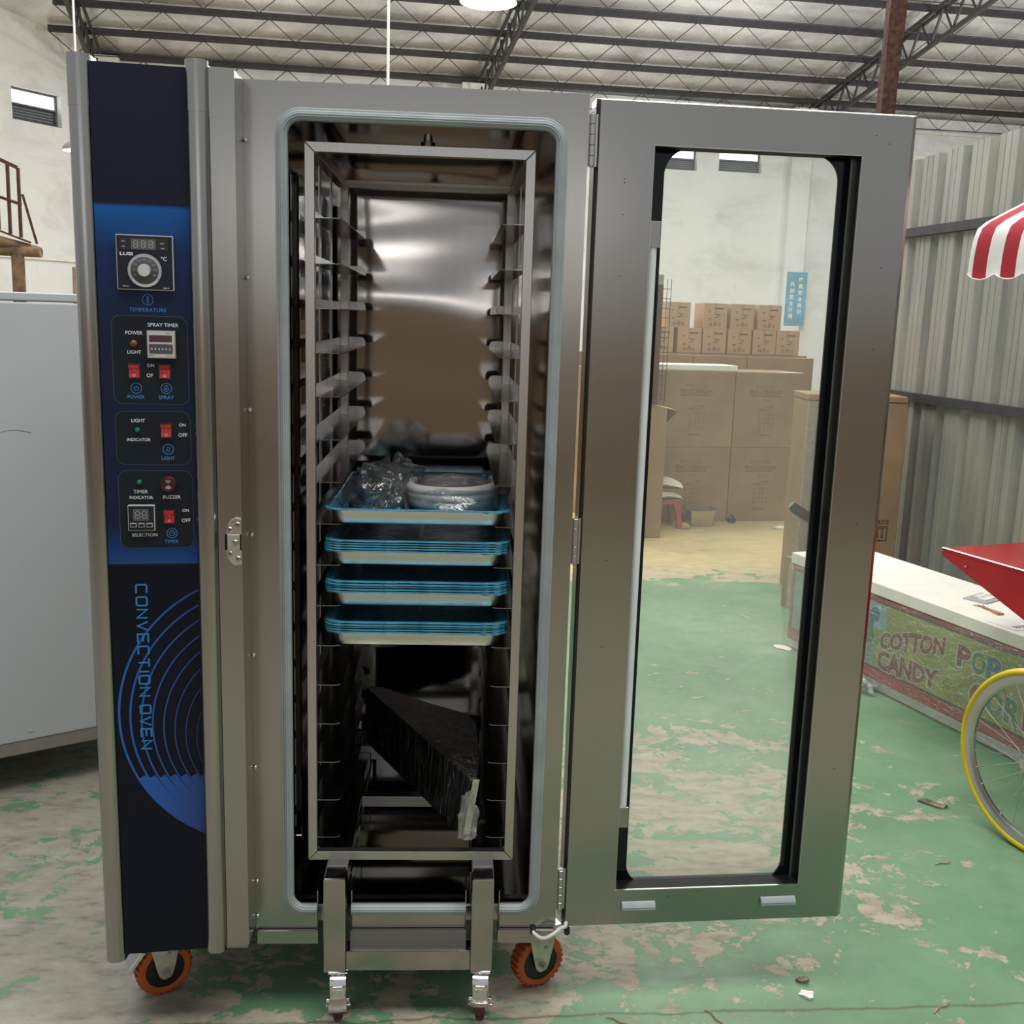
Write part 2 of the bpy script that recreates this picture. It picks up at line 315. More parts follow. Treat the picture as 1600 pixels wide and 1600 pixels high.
# ------------------------------------------------------------------ mesh helpers
ORG = Vector((0, 0, 0))
class MB:
    def __init__(s): s.v = []; s.f = []; s.m = []; s.sm = []; s.X = None; s.mi = 0
    def add(s, vs, fs, smooth=False):
        o = len(s.v)
        for p in vs:
            p = Vector(p); s.v.append(s.X @ p if s.X else p)
        for f in fs: s.f.append([i+o for i in f]); s.m.append(s.mi); s.sm.append(smooth)
        return s
    def box(s, x0, x1, y0, y1, z0, z1):
        return s.add([(x0,y0,z0),(x1,y0,z0),(x1,y1,z0),(x0,y1,z0),(x0,y0,z1),(x1,y0,z1),(x1,y1,z1),(x0,y1,z1)],
                     [(0,3,2,1),(4,5,6,7),(0,1,5,4),(1,2,6,5),(2,3,7,6),(3,0,4,7)])
    def beam(s, a, b, wd, h=None, up=(0, 0, 1)):
        a = Vector(a); b = Vector(b); d = (b-a).normalized(); h = h or wd
        u = Vector(up); x = d.cross(u)
        if x.length < 1e-4: x = d.cross(Vector((1, 0, 0)))
        x.normalize(); y = x.cross(d)
        P = [a+x*i*wd/2+y*j*h/2 for i, j in ((-1,-1),(1,-1),(1,1),(-1,1))] + [b+x*i*wd/2+y*j*h/2 for i, j in ((-1,-1),(1,-1),(1,1),(-1,1))]
        return s.add(P, [(0,1,2,3),(7,6,5,4),(0,4,5,1),(1,5,6,2),(2,6,7,3),(3,7,4,0)])
    def prism(s, poly, a0, a1, ax='y', smooth=False):
        def P(p, a):
            return {'y': (p[0], a, p[1]), 'z': (p[0], p[1], a), 'x': (a, p[0], p[1])}[ax]
        n = len(poly); V = [P(p, a0) for p in poly]+[P(p, a1) for p in poly]
        o = len(s.v)
        s.add(V, [tuple(range(n))[::-1], tuple(range(n, 2*n))])
        s.add(V, [(i, (i+1) % n, (i+1) % n+n, i+n) for i in range(n)], smooth)
        return s
    def tube(s, pts, r, n=10, closed=False, caps=True):
        pts = [Vector(p) for p in pts]; k = len(pts); rings = []; prev = None
        for i, p in enumerate(pts):
            a = pts[i-1] if (i or closed) else p; b = pts[(i+1) % k] if (i < k-1 or closed) else p
            t = (b-a).normalized()
            if prev is None:
                x = t.cross(Vector((0, 0, 1)))
                if x.length < 1e-3: x = t.cross(Vector((1, 0, 0)))
            else: x = prev-t*prev.dot(t)
            x.normalize(); prev = x; y = t.cross(x); rr = r[i] if isinstance(r, (list, tuple)) else r
            rings.append([p+(x*math.cos(2*PI*j/n)+y*math.sin(2*PI*j/n))*rr for j in range(n)])
        return s.loft(rings, closed, caps)
    def loft(s, rings, closed=False, caps=True, smooth=True, wrap=True):
        n = len(rings[0]); k = len(rings); V = [p for r_ in rings for p in r_]; Fs = []
        for i in range(k if closed else k-1):
            a, b = i*n, ((i+1) % k)*n
            for j in range(n if wrap else n-1):
                Fs.append((a+j, a+(j+1) % n, b+(j+1) % n, b+j))
        s.add(V, Fs, smooth)
        if caps and not closed and wrap: s.add(rings[0], [tuple(range(n))[::-1]]); s.add(rings[-1], [tuple(range(n))])
        return s
    def lathe(s, prof, n=24, c=(0, 0, 0), ax='z', caps=True):
        rings = []
        for (r, h) in prof:
            ring = []
            for j in range(n):
                a = 2*PI*j/n; x, y = r*math.cos(a), r*math.sin(a)
                p = {'z': (x, y, h), 'y': (x, h, -y) , 'x': (h, x, y)}[ax]
                ring.append((p[0]+c[0], p[1]+c[1], p[2]+c[2]))
            rings.append(ring)
        return s.loft(rings, False, caps)
    def cyl(s, a, b, r, n=16): return s.tube([a, b], r, n)
    def grid(s, fn, nu, nv, smooth=True):
        V = [fn(i/nu, j/nv) for i in range(nu+1) for j in range(nv+1)]
        return s.add(V, [(i*(nv+1)+j, (i+1)*(nv+1)+j, (i+1)*(nv+1)+j+1, i*(nv+1)+j+1) for i in range(nu) for j in range(nv)], smooth)
    def build(s, name, mats, parent=None, bevel=0, seg=2, label=None, autosmooth=True, world=True):
        me = bpy.data.meshes.new(name)
        off = ORG if world else Vector((0, 0, 0))
        me.from_pydata([tuple(p-off) for p in s.v], [], s.f)
        if not isinstance(mats, (list, tuple)): mats = [mats]
        for mt in mats: me.materials.append(M[mt] if isinstance(mt, str) else mt)
        for p, mi, sm in zip(me.polygons, s.m, s.sm): p.material_index = mi; p.use_smooth = sm
        anysm = any(s.sm)
        bm = bmesh.new(); bm.from_mesh(me); bmesh.ops.remove_doubles(bm, verts=bm.verts, dist=1e-6)
        bmesh.ops.recalc_face_normals(bm, faces=bm.faces); bm.to_mesh(me); bm.free()
        if anysm and autosmooth: me.set_sharp_from_angle(angle=R(38))
        o = bpy.data.objects.new(name, me); COL.objects.link(o)
        if parent: o.parent = parent
        if bevel:
            b = o.modifiers.new('b', 'BEVEL'); b.width = bevel; b.segments = seg; b.limit_method = 'ANGLE'; b.angle_limit = R(40)
        if label: o['label'] = label
        return o
def tag(o, label, cat=None, group=None, kind=None):
    o['label'] = label
    if cat: o['category'] = cat
    if group: o['group'] = group
    if kind: o['kind'] = kind
    return o
def thing(name, label, cat, loc=(0, 0, 0), rotz=0, group=None, local=False):
    global ORG
    o = bpy.data.objects.new(name, None); COL.objects.link(o); o.location = loc; o.rotation_euler = (0, 0, rotz); o.empty_display_size = 0.1
    ORG = Vector((0, 0, 0)) if local else Vector(loc)
    return tag(o, label, cat, group)
def setorg(v=(0, 0, 0)):
    global ORG
    ORG = Vector(v)
def struct(name, mb, mat, label, cat='structure', **k):
    setorg()
    o = mb.build(name, mat, **k); return tag(o, label, cat, None, 'structure')
def dup(root, loc, rotz=None, label=None, group=None):
    r = root.copy(); COL.objects.link(r); r.location = loc
    if rotz is not None: r.rotation_euler = (0, 0, rotz)
    if label: r['label'] = label
    if group: r['group'] = group
    for ch in [c for c in bpy.data.objects if c.parent == root]:
        c = ch.copy(); COL.objects.link(c); c.parent = r
        for gch in [q for q in bpy.data.objects if q.parent == ch]:
            d = gch.copy(); COL.objects.link(d); d.parent = c
    return r
def rrect(x0, x1, y0, y1, r, n=8):
    P = []
    for cx, cy, a0 in ((x1-r, y1-r, 0), (x0+r, y1-r, 90), (x0+r, y0+r, 180), (x1-r, y0+r, 270)):
        for i in range(n+1):
            a = R(a0+90*i/n); P.append((cx+r*math.cos(a), cy+r*math.sin(a)))
    return P
_tc = {}
def text_geo(body, bold=0.0):
    key = (body, bold)
    if key not in _tc:
        cu = bpy.data.curves.new('t', 'FONT'); cu.body = body; cu.size = 1; cu.offset = bold; cu.resolution_u = 4; cu.align_x = 'CENTER'; cu.align_y = 'CENTER'
        ob = bpy.data.objects.new('t', cu); COL.objects.link(ob)
        bpy.context.view_layer.update()
        me = bpy.data.meshes.new_from_object(ob.evaluated_get(bpy.context.evaluated_depsgraph_get()))
        V = [tuple(v.co) for v in me.vertices]; Fs = [tuple(p.vertices) for p in me.polygons]
        bpy.data.objects.remove(ob); bpy.data.curves.remove(cu); bpy.data.meshes.remove(me)
        xs = [v[0] for v in V]; ys = [v[1] for v in V]
        cx, cy = (min(xs)+max(xs))/2, (min(ys)+max(ys))/2
        V = [(v[0]-cx, v[1]-cy) for v in V]
        _tc[key] = (V, Fs, max(xs)-min(xs), max(ys)-min(ys))
    return _tc[key]
def text_into(mb, body, c, right, up, width, height=None, bold=0.0, shear=0.0, warp=None):
    """flat letters centred on c, in the plane of right / up"""
    V, Fs, wd, hh = text_geo(body, bold); right = Vector(right); up = Vector(up); c = Vector(c)
    sx = width/wd; sy = (height/hh) if height else sx
    P = []
    for x, y in V:
        X, Y = x*sx+y*sy*shear, y*sy
        if warp: X, Y = warp(X, Y)
        P.append(c+right*X+up*Y)
    mb.add(P, Fs)
    return mb

# ------------------------------------------------------------------ the hall
WZ = 5.314; SLOPE = 0.207
OK = Vector((4.911, 16.496, 0)); UA = Vector((math.sin(R(-8)), math.cos(R(-8)), 0)); VA = Vector((UA.y, -UA.x, 0))
def hall(v, s, z): return OK+VA*v-UA*s+Vector((0, 0, z))
def roofz(s): return WZ+SLOPE*s
mb = MB().box(-22, 24, -30, 30, -0.1, 0.0); struct('floor', mb, 'floor', 'green painted concrete floor with worn beige patches', 'floor')
# back wall with window holes
VL = -10.06; VR = 15.0
def wall_with_holes(P, umin, umax, ztop, holes, th):
    """P(u, depth, z); holes [(u0,u1,z0,z1)]"""
    mb = MB(); us = sorted({umin, umax, *[h[0] for h in holes], *[h[1] for h in holes]}); zs = sorted({0, ztop, *[h[2] for h in holes], *[h[3] for h in holes]})
    for a, b in zip(us, us[1:]):
        for c, d in zip(zs, zs[1:]):
            if any(h[0] <= a and b <= h[1] and h[2] <= c and d <= h[3] for h in holes): continue
            mb.add([P(a,0,c),P(b,0,c),P(b,0,d),P(a,0,d),P(a,th,c),P(b,th,c),P(b,th,d),P(a,th,d)],
                   [(0,1,2,3),(7,6,5,4),(0,4,5,1),(1,5,6,2),(2,6,7,3),(3,7,4,0)])
    return mb
bw = lambda u, d, z: hall(u, -d, z)
bholes = [(-1.0, -0.40, 4.12, 4.50), (0.0, 0.79, 4.14, 4.53)]
struct('wall_back', wall_with_holes(bw, VL-0.3, VR, 5.25, bholes, 0.22), 'plaster', 'white plastered far wall of the workshop', 'wall')
AL = R(33); WL = Vector((math.sin(AL), math.cos(AL), 0)); NL = Vector((-math.cos(AL), math.sin(AL), 0))
XC = Vector((-5.147, 15.083, 0))
lw = lambda u, d, z: XC-WL*u+NL*d+Vector((0, 0, z))
lholes = [(0.656, 1.469, 4.10, 4.56)]
struct('wall_left', wall_with_holes(lw, -0.3, 14, 8.2, lholes, 0.22), 'plaster', 'white plastered angled wall behind the white cabinet', 'wall')
# windows
wi = 1
for P, hs in ((bw, bholes), (lw, lholes)):
    for h in hs:
        setorg()
        a, b, c, d = h; zm = c+(d-c)*0.52
        mb = MB()
        def bx(u0, u1, d0, d1, z0, z1, mb=mb, P=P):
            mb.add([P(u0,d0,z0),P(u1,d0,z0),P(u1,d0,z1),P(u0,d0,z1),P(u0,d1,z0),P(u1,d1,z0),P(u1,d1,z1),P(u0,d1,z1)],
                   [(0,1,2,3),(7,6,5,4),(0,4,5,1),(1,5,6,2),(2,6,7,3),(3,7,4,0)])
        for q in ((a, a+.03, c, d), (b-.03, b, c, d), (a+.03, b-.03, c, c+.03), (a+.03, b-.03, d-.03, d), (a+.03, b-.03, zm-.012, zm+.012)): bx(q[0], q[1], .10, .16, q[2], q[3])
        wn = mb.build('window_%d' % wi, 'louver')
        tag(wn, ['small high window, cut by the left edge of the door glass', 'small high window on the far wall beside the pilaster', 'small high window in the angled wall above the white cabinet'][wi-1], 'window', None, 'structure')
        mb = MB(); 
        mb.add([P(a+.03,.13,zm),P(b-.03,.13,zm),P(b-.03,.13,d-.03),P(a+.03,.13,d-.03)], [(0,1,2,3)])
        mb.build('pane', 'sky', wn)
        mb = MB()
        nl = 5
        for i in range(nl):
            z0 = c+.03+(zm-c-.04)*i/nl; z1 = c+.03+(zm-c-.04)*(i+1.05)/nl
            mb.add([P(a+.03,.12,z0),P(b-.03,.12,z0),P(b-.03,.15,z1),P(a+.03,.15,z1)], [(0,1,2,3)])
        mb.build('louver', 'louver', wn)
        wi += 1
# roof sheet and its steel
mb = MB(); SR = 22.0
def rp(v, s, dz=0): return hall(v, s, roofz(s)+dz)
mb.add([rp(-16, -0.3), rp(VR, -0.3), rp(VR, SR), rp(-16, SR), rp(-16, -0.3, .08), rp(VR, -0.3, .08), rp(VR, SR, .08), rp(-16, SR, .08)],
       [(0,1,2,3),(7,6,5,4),(0,4,5,1),(1,5,6,2),(2,6,7,3),(3,7,4,0)])
struct('ceiling', mb, 'roof', 'sloping silver foil lined roof', 'ceiling')
for k in range(11):
    s0 = 0.30+0.80*k; mb = MB(); sk = 0.026
    f = lambda v: s0+sk*v
    vl, vr = -10.9+0.25*k, 12.5
    mb.beam(rp(vl, f(vl), -.07), rp(vr, f(vr), -.07), 0.05, 0.09)
    # lattice web and bottom rod below the purlin
    D = 0.30; step = 0.36; n = int((vr-vl)/step); pts = []
    for i in range(n+1):
        v = vl+i*step; pts.append(rp(v, f(v), -0.10 if i % 2 == 0 else -0.10-D))
    mb.tube(pts, 0.0075, 4)
    bt = [rp(vl+.3, f(vl+.3), -.10-D), rp(vr, f(vr), -.10-D)]
    mb.tube(bt, 0.0075, 4)
    struct('roof_purlin', mb, 'ptrus', ('dark lattice roof purlin, number %d counted up from the far wall' % (k+1)), 'beam')
for vt, nmz in ((-10.1, 'over the angled wall'), (-4.25, 'behind the top of the open chamber'), (1.55, 'above the glass door')):
    mb = MB(); L = 11.0; dv = 0.03
    T = lambda s, dz: rp(vt+dv*s, s, dz)
    for e in (-.05, .05):
        o_ = VA*e
        mb.beam(T(-.1, -.13)+o_, T(L, -.13)+o_, 0.03, 0.05)
    mb.beam(T(-.1, -.52), T(L, -.62), 0.055, 0.05)
    n = 22
    for i in range(n):
        sa = L*i/n; sb = L*(i+.5)/n; sc_ = L*(i+1)/n
        mb.beam(T(sa, -.55), T(sb, -.14), 0.028); mb.beam(T(sb, -.14), T(sc_, -.56), 0.022)
    struct('roof_truss', mb, 'ptrus', 'dark steel roof truss '+nmz, 'beam')
# pilaster, wall caps, wall ledge
mb = MB(); c0 = hall(1.28, 0.12, 0)
mb.add([hall(1.28,0,0),hall(1.65,0,0),hall(1.65,.16,0),hall(1.28,.16,0),hall(1.28,0,5.2),hall(1.65,0,5.2),hall(1.65,.16,5.2),hall(1.28,.16,5.2)],
       [(0,3,2,1),(4,5,6,7),(0,1,5,4),(1,2,6,5),(2,3,7,6),(3,0,4,7)])
struct('trim_1', mb, 'plaster', 'white plaster pilaster on the far wall behind the banner', 'pilaster')
for i, v in enumerate((-10.0, -4.35, 1.42)):
    mb = MB()
    mb.add([hall(v-.2,0,5.05),hall(v+.2,0,5.05),hall(v+.2,.30,5.05),hall(v-.2,.30,5.05),hall(v-.2,0,5.22),hall(v+.2,0,5.22),hall(v+.2,.30,5.22),hall(v-.2,.30,5.22)],
       [(0,3,2,1),(4,5,6,7),(0,1,5,4),(1,2,6,5),(2,3,7,6),(3,0,4,7)])
    struct('trim_%d' % (i+2), mb, 'ltrim', 'white corbel under the roof truss '+('over the angled wall', 'behind the open chamber', 'above the glass door')[i], 'corbel')
mb = MB()
for zz in (4.98, 4.62): mb.add([hall(2.2,.001,zz),hall(8,.001,zz),hall(8,.06,zz),hall(2.2,.06,zz),hall(2.2,.001,zz+.05),hall(8,.001,zz+.05),hall(8,.06,zz+.05),hall(2.2,.06,zz+.05)],
       [(0,3,2,1),(4,5,6,7),(0,1,5,4),(1,2,6,5),(2,3,7,6),(3,0,4,7)])
struct('trim_5', mb, 'ltrim', 'pale horizontal ledges high on the far wall above the metal fence', 'ledge')
mb = MB()
mb.add([lw(-.2,-.05,2.16),lw(3,-.05,2.16),lw(3,0,2.16),lw(-.2,0,2.16),lw(-.2,-.05,2.25),lw(3,-.05,2.25),lw(3,0,2.25),lw(-.2,0,2.25)],
       [(0,3,2,1),(4,5,6,7),(0,1,5,4),(1,2,6,5),(2,3,7,6),(3,0,4,7)])
struct('trim_6', mb, 'ltrim', 'white ledge along the angled wall behind the log scaffold', 'ledge')
# behind the camera: an unseen brown partition added for its reflection in the steel
struct('reflection_board', MB().box(-16, 16, -5.7, -5.5, 0, 1.6), 'board', 'low brown partition on the near side of the hall', 'wall')
# the corrugated fence on the right
AF = R(-6.4); FD = Vector((math.sin(AF), math.cos(AF), 0)); FN = Vector((FD.y, -FD.x, 0))
FP = Vector((3.3, 2.0, 0))
prof = [(0, 0), (.05, 0), (.054, .004), (.058, 0), (.10, 0), (.104, .004), (.108, 0), (.15, 0), (.172, .034), (.205, .034), (.235, 0)]
mb = MB(); pts = []
t = -2.6
while t < 2.35:
    for (a, d) in prof[:-1]: pts.append((t+a, d))
    t += .235
Hs = [2.515+0.012*math.sin(p[0]*2.1) for p in pts]
V = []
for (a, d), h_ in zip(pts, Hs):
    b = FP+FD*a+FN*d; V += [b+Vector((0, 0, 0)), b+Vector((0, 0, h_))]
Fs = [(2*i, 2*i+2, 2*i+3, 2*i+1) for i in range(len(pts)-1)]
mb.add(V, Fs)
n0 = len(V)
V2 = [p+FN*0.003 for p in V]; mb.add(V2, [f[::-1] for f in Fs])
fe = thing('corrugated_fence', 'grey corrugated sheet metal fence on the right, behind the red cart', 'fence', (FP.x, FP.y, 0))
mb.build('metal_sheet', 'fence', fe)
for zz in (2.085, 1.145):
    mb = MB(); a = FP+FD*-2.6-FN*.02; b = FP+FD*2.35-FN*.02
    mb.beam(a+Vector((0, 0, zz)), b+Vector((0, 0, zz)), .035, .05); mb.build('rail', 'ptrus', fe)
po = thing('rusty_post', 'rusty brown post rising above the corner of the glass door', 'post', (3.03, 4.62, 0))
mb = MB(); rng = random.Random(3)
rings = []
for i in range(30):
    z = 7.6*i/29; cx = 3.03+0.0125*z; cy = 4.62; j = lambda: rng.uniform(-.006, .006)
    rings.append([Vector((cx-.048+j(), cy-.04, z)), Vector((cx+.048+j(), cy-.04+j(), z)), Vector((cx+.048, cy+.04, z)), Vector((cx-.048, cy+.04, z))])
mb.loft(rings, smooth=False); mb.build('post_shaft', 'rpost', po)
mb = MB().box(2.94, 3.12, 4.53, 4.71, 0, .012); mb.build('base_plate', 'rust', po)

# ------------------------------------------------------------------ the oven
T, B, FX = 1.953, 0.196, 0.658
oven = thing('convection_oven', 'tall stainless steel convection oven standing open, with navy control panel', 'oven', (0.18, 0.40, 0))
# outer cabinet
mb = MB()
mb.box(-.285, FX, 0.02, 0.85, T-.012, T)            # top
mb.box(-.285, -.273, -.03, 0.85, .19, T-.012)         # left
mb.box(FX-.012, FX, .03, .85, B, T-.012)            # right
mb.box(-.285, FX, .838, .85, .19, T-.012)           # back
mb.box(-.285, FX, .08, .85, .163, .20)               # chassis
mb.box(-.273, -.005, -.065, .08, .19, .20); mb.box(-.273, -.005, -.065, .02, T-.012, T)
mb.build('cabinet_shell', 'steel', oven, bevel=.0012)
# front frame around the opening
OX0, OX1, OZ0, OZ1 = .076, .602, .258, 1.888
mb = MB()
mb.box(0, OX0, 0, .03, B, T); mb.box(OX1, FX, 0, .03, B, T); mb.box(OX0, OX1, 0, .03, OZ1, T)
mb.box(OX0, .134, 0, .03, B, OZ0); mb.box(.207, .458, 0, .03, B, OZ0); mb.box(.531, OX1, 0, .03, B, OZ0)
mb.build('front_frame', 'steel', oven)
mb = MB()
for a, b in ((0.004, .136), (.205, .460), (.529, FX-.004)):
    mb.prism([(.02, B-.0012), (-.010, B-.0012), (-.0095, .163), (.02, .163)], a, b, 'x')
    pass
mb.build('lower_lip', 'steel', oven, bevel=.0008)
mb = MB()
for a in (.1335, .2075, .4575, .5315):
    mb = MB(); mb.box(a-.0012, a+.0012, .0, .06, .165, .285); mb.build('notch_flange', 'runner', oven)
# door gasket: a ribbed rubber section swept round the opening, cut at the two trolley notches
def sweep(path2, closed=False):
    """path2: (x, z, nx, nz) with n pointing outwards"""
    prof = []
    W_, H_ = .0235, .016
    nr = 5
    prof.append((0, 0.001))
    prof.append((0.0, .008))
    for i in range(nr*6+1):
        t = i/(nr*6); a = W_*t
        h = H_*(0.62+0.38*math.sin(PI*min(1, t*1.15)))+0.0013*abs(math.sin(PI*nr*t))-.0013
        prof.append((a, h))
    prof.append((W_, .001))
    rings = []
    for x, z, nx, nz in path2: rings.append([Vector((x+nx*a, -h, z+nz*a)) for a, h in prof])
    return rings
GX0, GX1, GZ0, GZ1, GR = .0835, .5955, .2545, 1.8815, .026
def arc(cx, cz, a0, a1, n=10): return [(cx+GR*math.cos(R(a0+(a1-a0)*i/n)), cz+GR*math.sin(R(a0+(a1-a0)*i/n)), math.cos(R(a0+(a1-a0)*i/n)), math.sin(R(a0+(a1-a0)*i/n))) for i in range(n+1)]
path = [(.531, GZ0, 0, -1)]+arc(GX1-GR, GZ0+GR, -90, 0)+arc(GX1-GR, GZ1-GR, 0, 90)+arc(GX0+GR, GZ1-GR, 90, 180)+arc(GX0+GR, GZ0+GR, 180, 270)+[(.134, GZ0, 0, -1)]
mb = MB(); mb.loft(sweep(path), smooth=True, wrap=True)
mb.loft(sweep([(.207, GZ0, 0, -1), (.458, GZ0, 0, -1)]), smooth=True)
mb.build('door_gasket', 'gasket', oven)
# thin retaining strip with screws along the inside edge of the gasket
mb = MB(); 
mb.box(OX0, OX0+.006, -.004, .012, OZ0, OZ1); mb.box(OX1-.006, OX1, -.004, .012, OZ0, OZ1); mb.box(OX0, OX1, -.004, .012, OZ1-.006, OZ1)
mb.box(OX0, .134, -.004, .012, OZ0-.004, OZ0); mb.box(.207, .458, -.004, .012, OZ0-.004, OZ0); mb.box(.531, OX1, -.004, .012, OZ0-.004, OZ0)
rs = mb.build('gasket_strip', 'rack', oven)
mb = MB()
for i in range(13):
    z = .31+i*.123
    mb.lathe([(.003, -.0065), (.003, -.003)], 8, (OX0+.003, 0, z), 'y'); mb.lathe([(.003, -.0065), (.003, -.003)], 8, (OX1-.003, 0, z), 'y')
for i in range(7):
    x = .11+.075*i; mb.lathe([(.003, -.0065), (.003, -.003)], 8, (x, 0, OZ1-.003), 'y')
mb.build('strip_screws', 'screw', rs)
# lining of the chamber
CX0, CX1, CY1, CZ0, CZ1 = .070, .608, .735, .235, 1.894
mb = MB()
mb.box(CX0-.006, CX0, .012, CY1, CZ0, CZ1); mb.box(CX1, CX1+.006, .012, CY1, CZ0, CZ1)
mb.box(CX0, CX1, CY1, CY1+.006, CZ0, CZ1); mb.box(CX0-.006, CX1+.006, .012, CY1+.006, CZ1, CZ1+.006)
mb.box(CX0-.006, CX1+.006, .03, CY1+.006, CZ0-.006, CZ0)
ch = mb.build('chamber_lining', 'mirror', oven)
mb = MB(); mb.box(CX0, CX0+.018, .10, .66, .36, 1.80); mb.build('air_duct_panel', 'mirror', ch, bevel=.004)
mb = MB(); rng = random.Random(5)
for k in range(15):
    z = .45+k*.0882
    for i in range(5): 
        y = .125+i*.020; mb.add([(CX0+.0186, y, z), (CX0+.0186, y+.008, z), (CX0+.0186, y+.008, z+.036), (CX0+.0186, y, z+.036)], [(0, 1, 2, 3)])
    for i in range(6):
        y = .50+i*.020; mb.add([(CX0+.0186, y, z), (CX0+.0186, y+.008, z), (CX0+.0186, y+.008, z+.036), (CX0+.0186, y, z+.036)], [(0, 1, 2, 3)])
mb.build('vent_slots', 'black', ch)
for zc in (1.38, .72):
    mb = MB(); cx, cy = CX0+.022, .36; rad = .13
    for i in range(-10, 11):
        c_ = i*.0125; hl = math.sqrt(max(0, rad*rad-c_*c_))
        mb.beam((cx, cy+c_, zc-hl), (cx, cy+c_, zc+hl), .0016); mb.beam((cx+.002, cy-hl, zc+c_), (cx+.002, cy+hl, zc+c_), .0016)
    mb.build('fan_guard', 'screw', ch)
mb = MB(); mb.box(.148, .162, .06, .66, CZ0, CZ0+.06); mb.box(.188, .202, .06, .66, CZ0, CZ0+.06); mb.box(.466, .480, .06, .66, CZ0, CZ0+.06); mb.box(.504, .518, .06, .66, CZ0, CZ0+.06)
mb.build('guide_rail', 'mirror', ch, bevel=.002)
mb = MB()
mb.lathe([(.0, -.022), (.008, -.02), (.010, -.010), (.010, -.004), (.016, -.004), (.016, 0)], 18, (.341, .30, 1.894), 'z'); mb.build('chamber_probe', 'chrome', ch)
# control box: side wall, strip, rounded columns
mb = MB()
mb.box(-.046, 0.0, -.080, -.076, .2075, T); mb.box(-.004, 0.0, -.080, 0.0, .2075, T); mb.build('control_box_strip', 'steelh', oven, bevel=.001)
def column(x0, x1, yb, z0, z1, bulge, name):
    P = []; n = 12
    for i in range(n+1):
        a = PI*i/n; P.append(((x0+x1)/2-math.cos(a)*(x1-x0)/2, yb-bulge*math.sin(a)**0.8))
    P += [(x1, yb+.03), (x0, yb+.03)]
    mb = MB(); k = len(P); 
    rings = [[Vector((x, y, z)) for x, y in P] for z in (z0, z1)]
    mb.loft(rings, smooth=True); o = mb.build(name, 'steelh', oven)
    # end sleeve seam near the top
    return o
column(-.291, -.250, -.088, .186, 1.963, .022, 'rounded_column')
column(-.086, -.046, -.078, .200, 1.958, .022, 'rounded_column')
mb = MB()
for x0, x1, yb, b_ in ((-.2915, -.2495, -.0885, .0222), (-.0865, -.0455, -.0785, .0222)):
    P = []
    for i in range(13):
        a = PI*i/12; P.append(((x0+x1)/2-math.cos(a)*(x1-x0)/2, yb-b_*math.sin(a)**0.8))
    mb.loft([[Vector((x, y, z)) for x, y in P] for z in (1.875, 1.964)], caps=False, wrap=False)
    mb.build('column_cap', 'steelh', oven); mb = MB()
mb.box(-.0457, .0004, -.0806, -.077, 1.868, 1.9535)
mb.build('strip_cap', 'steelh', oven)
PA = Vector((-.25, -.10, 0)); PW = Vector((.9927, .1203, 0)); PN = Vector((.1203, -.9927, 0)); ZV = Vector((0, 0, 1))
def pn(u, z, d=0): return PA+PW*u+PN*d+Vector((0, 0, z))
def pbox(mb, u0, u1, z0, z1, d0, d1):
    V = [pn(u, z, d) for u, z, d in ((u0,z0,d1),(u1,z0,d1),(u1,z0,d0),(u0,z0,d0),(u0,z1,d1),(u1,z1,d1),(u1,z1,d0),(u0,z1,d0))]
    return mb.add(V, [(0,3,2,1),(4,5,6,7),(0,1,5,4),(1,2,6,5),(2,3,7,6),(3,0,4,7)])
def ppoly(mb, pts, d): return mb.add([pn(u, z, d) for u, z in pts], [tuple(range(len(pts)))])
def pring(mb, outer, inner, d):
    n = len(outer); return mb.add([pn(u, z, d) for u, z in outer]+[pn(u, z, d) for u, z in inner], [(i, (i+1) % n, (i+1) % n+n, i+n) for i in range(n)])
def circ(u, z, r, n=24, a0=0, a1=360): return [(u+r*math.cos(R(a0+(a1-a0)*i/n)), z+r*math.sin(R(a0+(a1-a0)*i/n))) for i in range(n if a1-a0 == 360 else n+1)]
def stroke(mb, pts, wd, d, closed=False):
    pts = [Vector((p[0], p[1], 0)) for p in pts]; k = len(pts); L_, R_ = [], []
    for i in range(k):
        a = pts[i-1] if (i or closed) else pts[i]; b = pts[(i+1) % k] if (i < k-1 or closed) else pts[i]
        t1 = (pts[i]-a).normalized() if (pts[i]-a).length > 1e-9 else (b-pts[i]).normalized()
        t2 = (b-pts[i]).normalized() if (b-pts[i]).length > 1e-9 else t1
        t = t1+t2; t = t.normalized() if t.length > 1e-6 else t1
        n_ = Vector((-t.y, t.x, 0)); k2 = 1/max(.5, n_.dot(Vector((-t1.y, t1.x, 0)))); L_.append(pts[i]+n_*wd/2*k2); R_.append(pts[i]-n_*wd/2*k2)
    V = [pn(p.x, p.y, d) for p in L_+R_]
    return mb.add(V, [(i, (i+1) % k, (i+1) % k+k, i+k) for i in range(k if closed else k-1)])
mb = MB(); pbox(mb, -.001, .169, .2, 1.952, -.012, 0)
cp = mb.build('control_panel', 'panel', oven)
cpw = lambda nme, mbx, mat, **k: mbx.build(nme, mat, cp, **k)
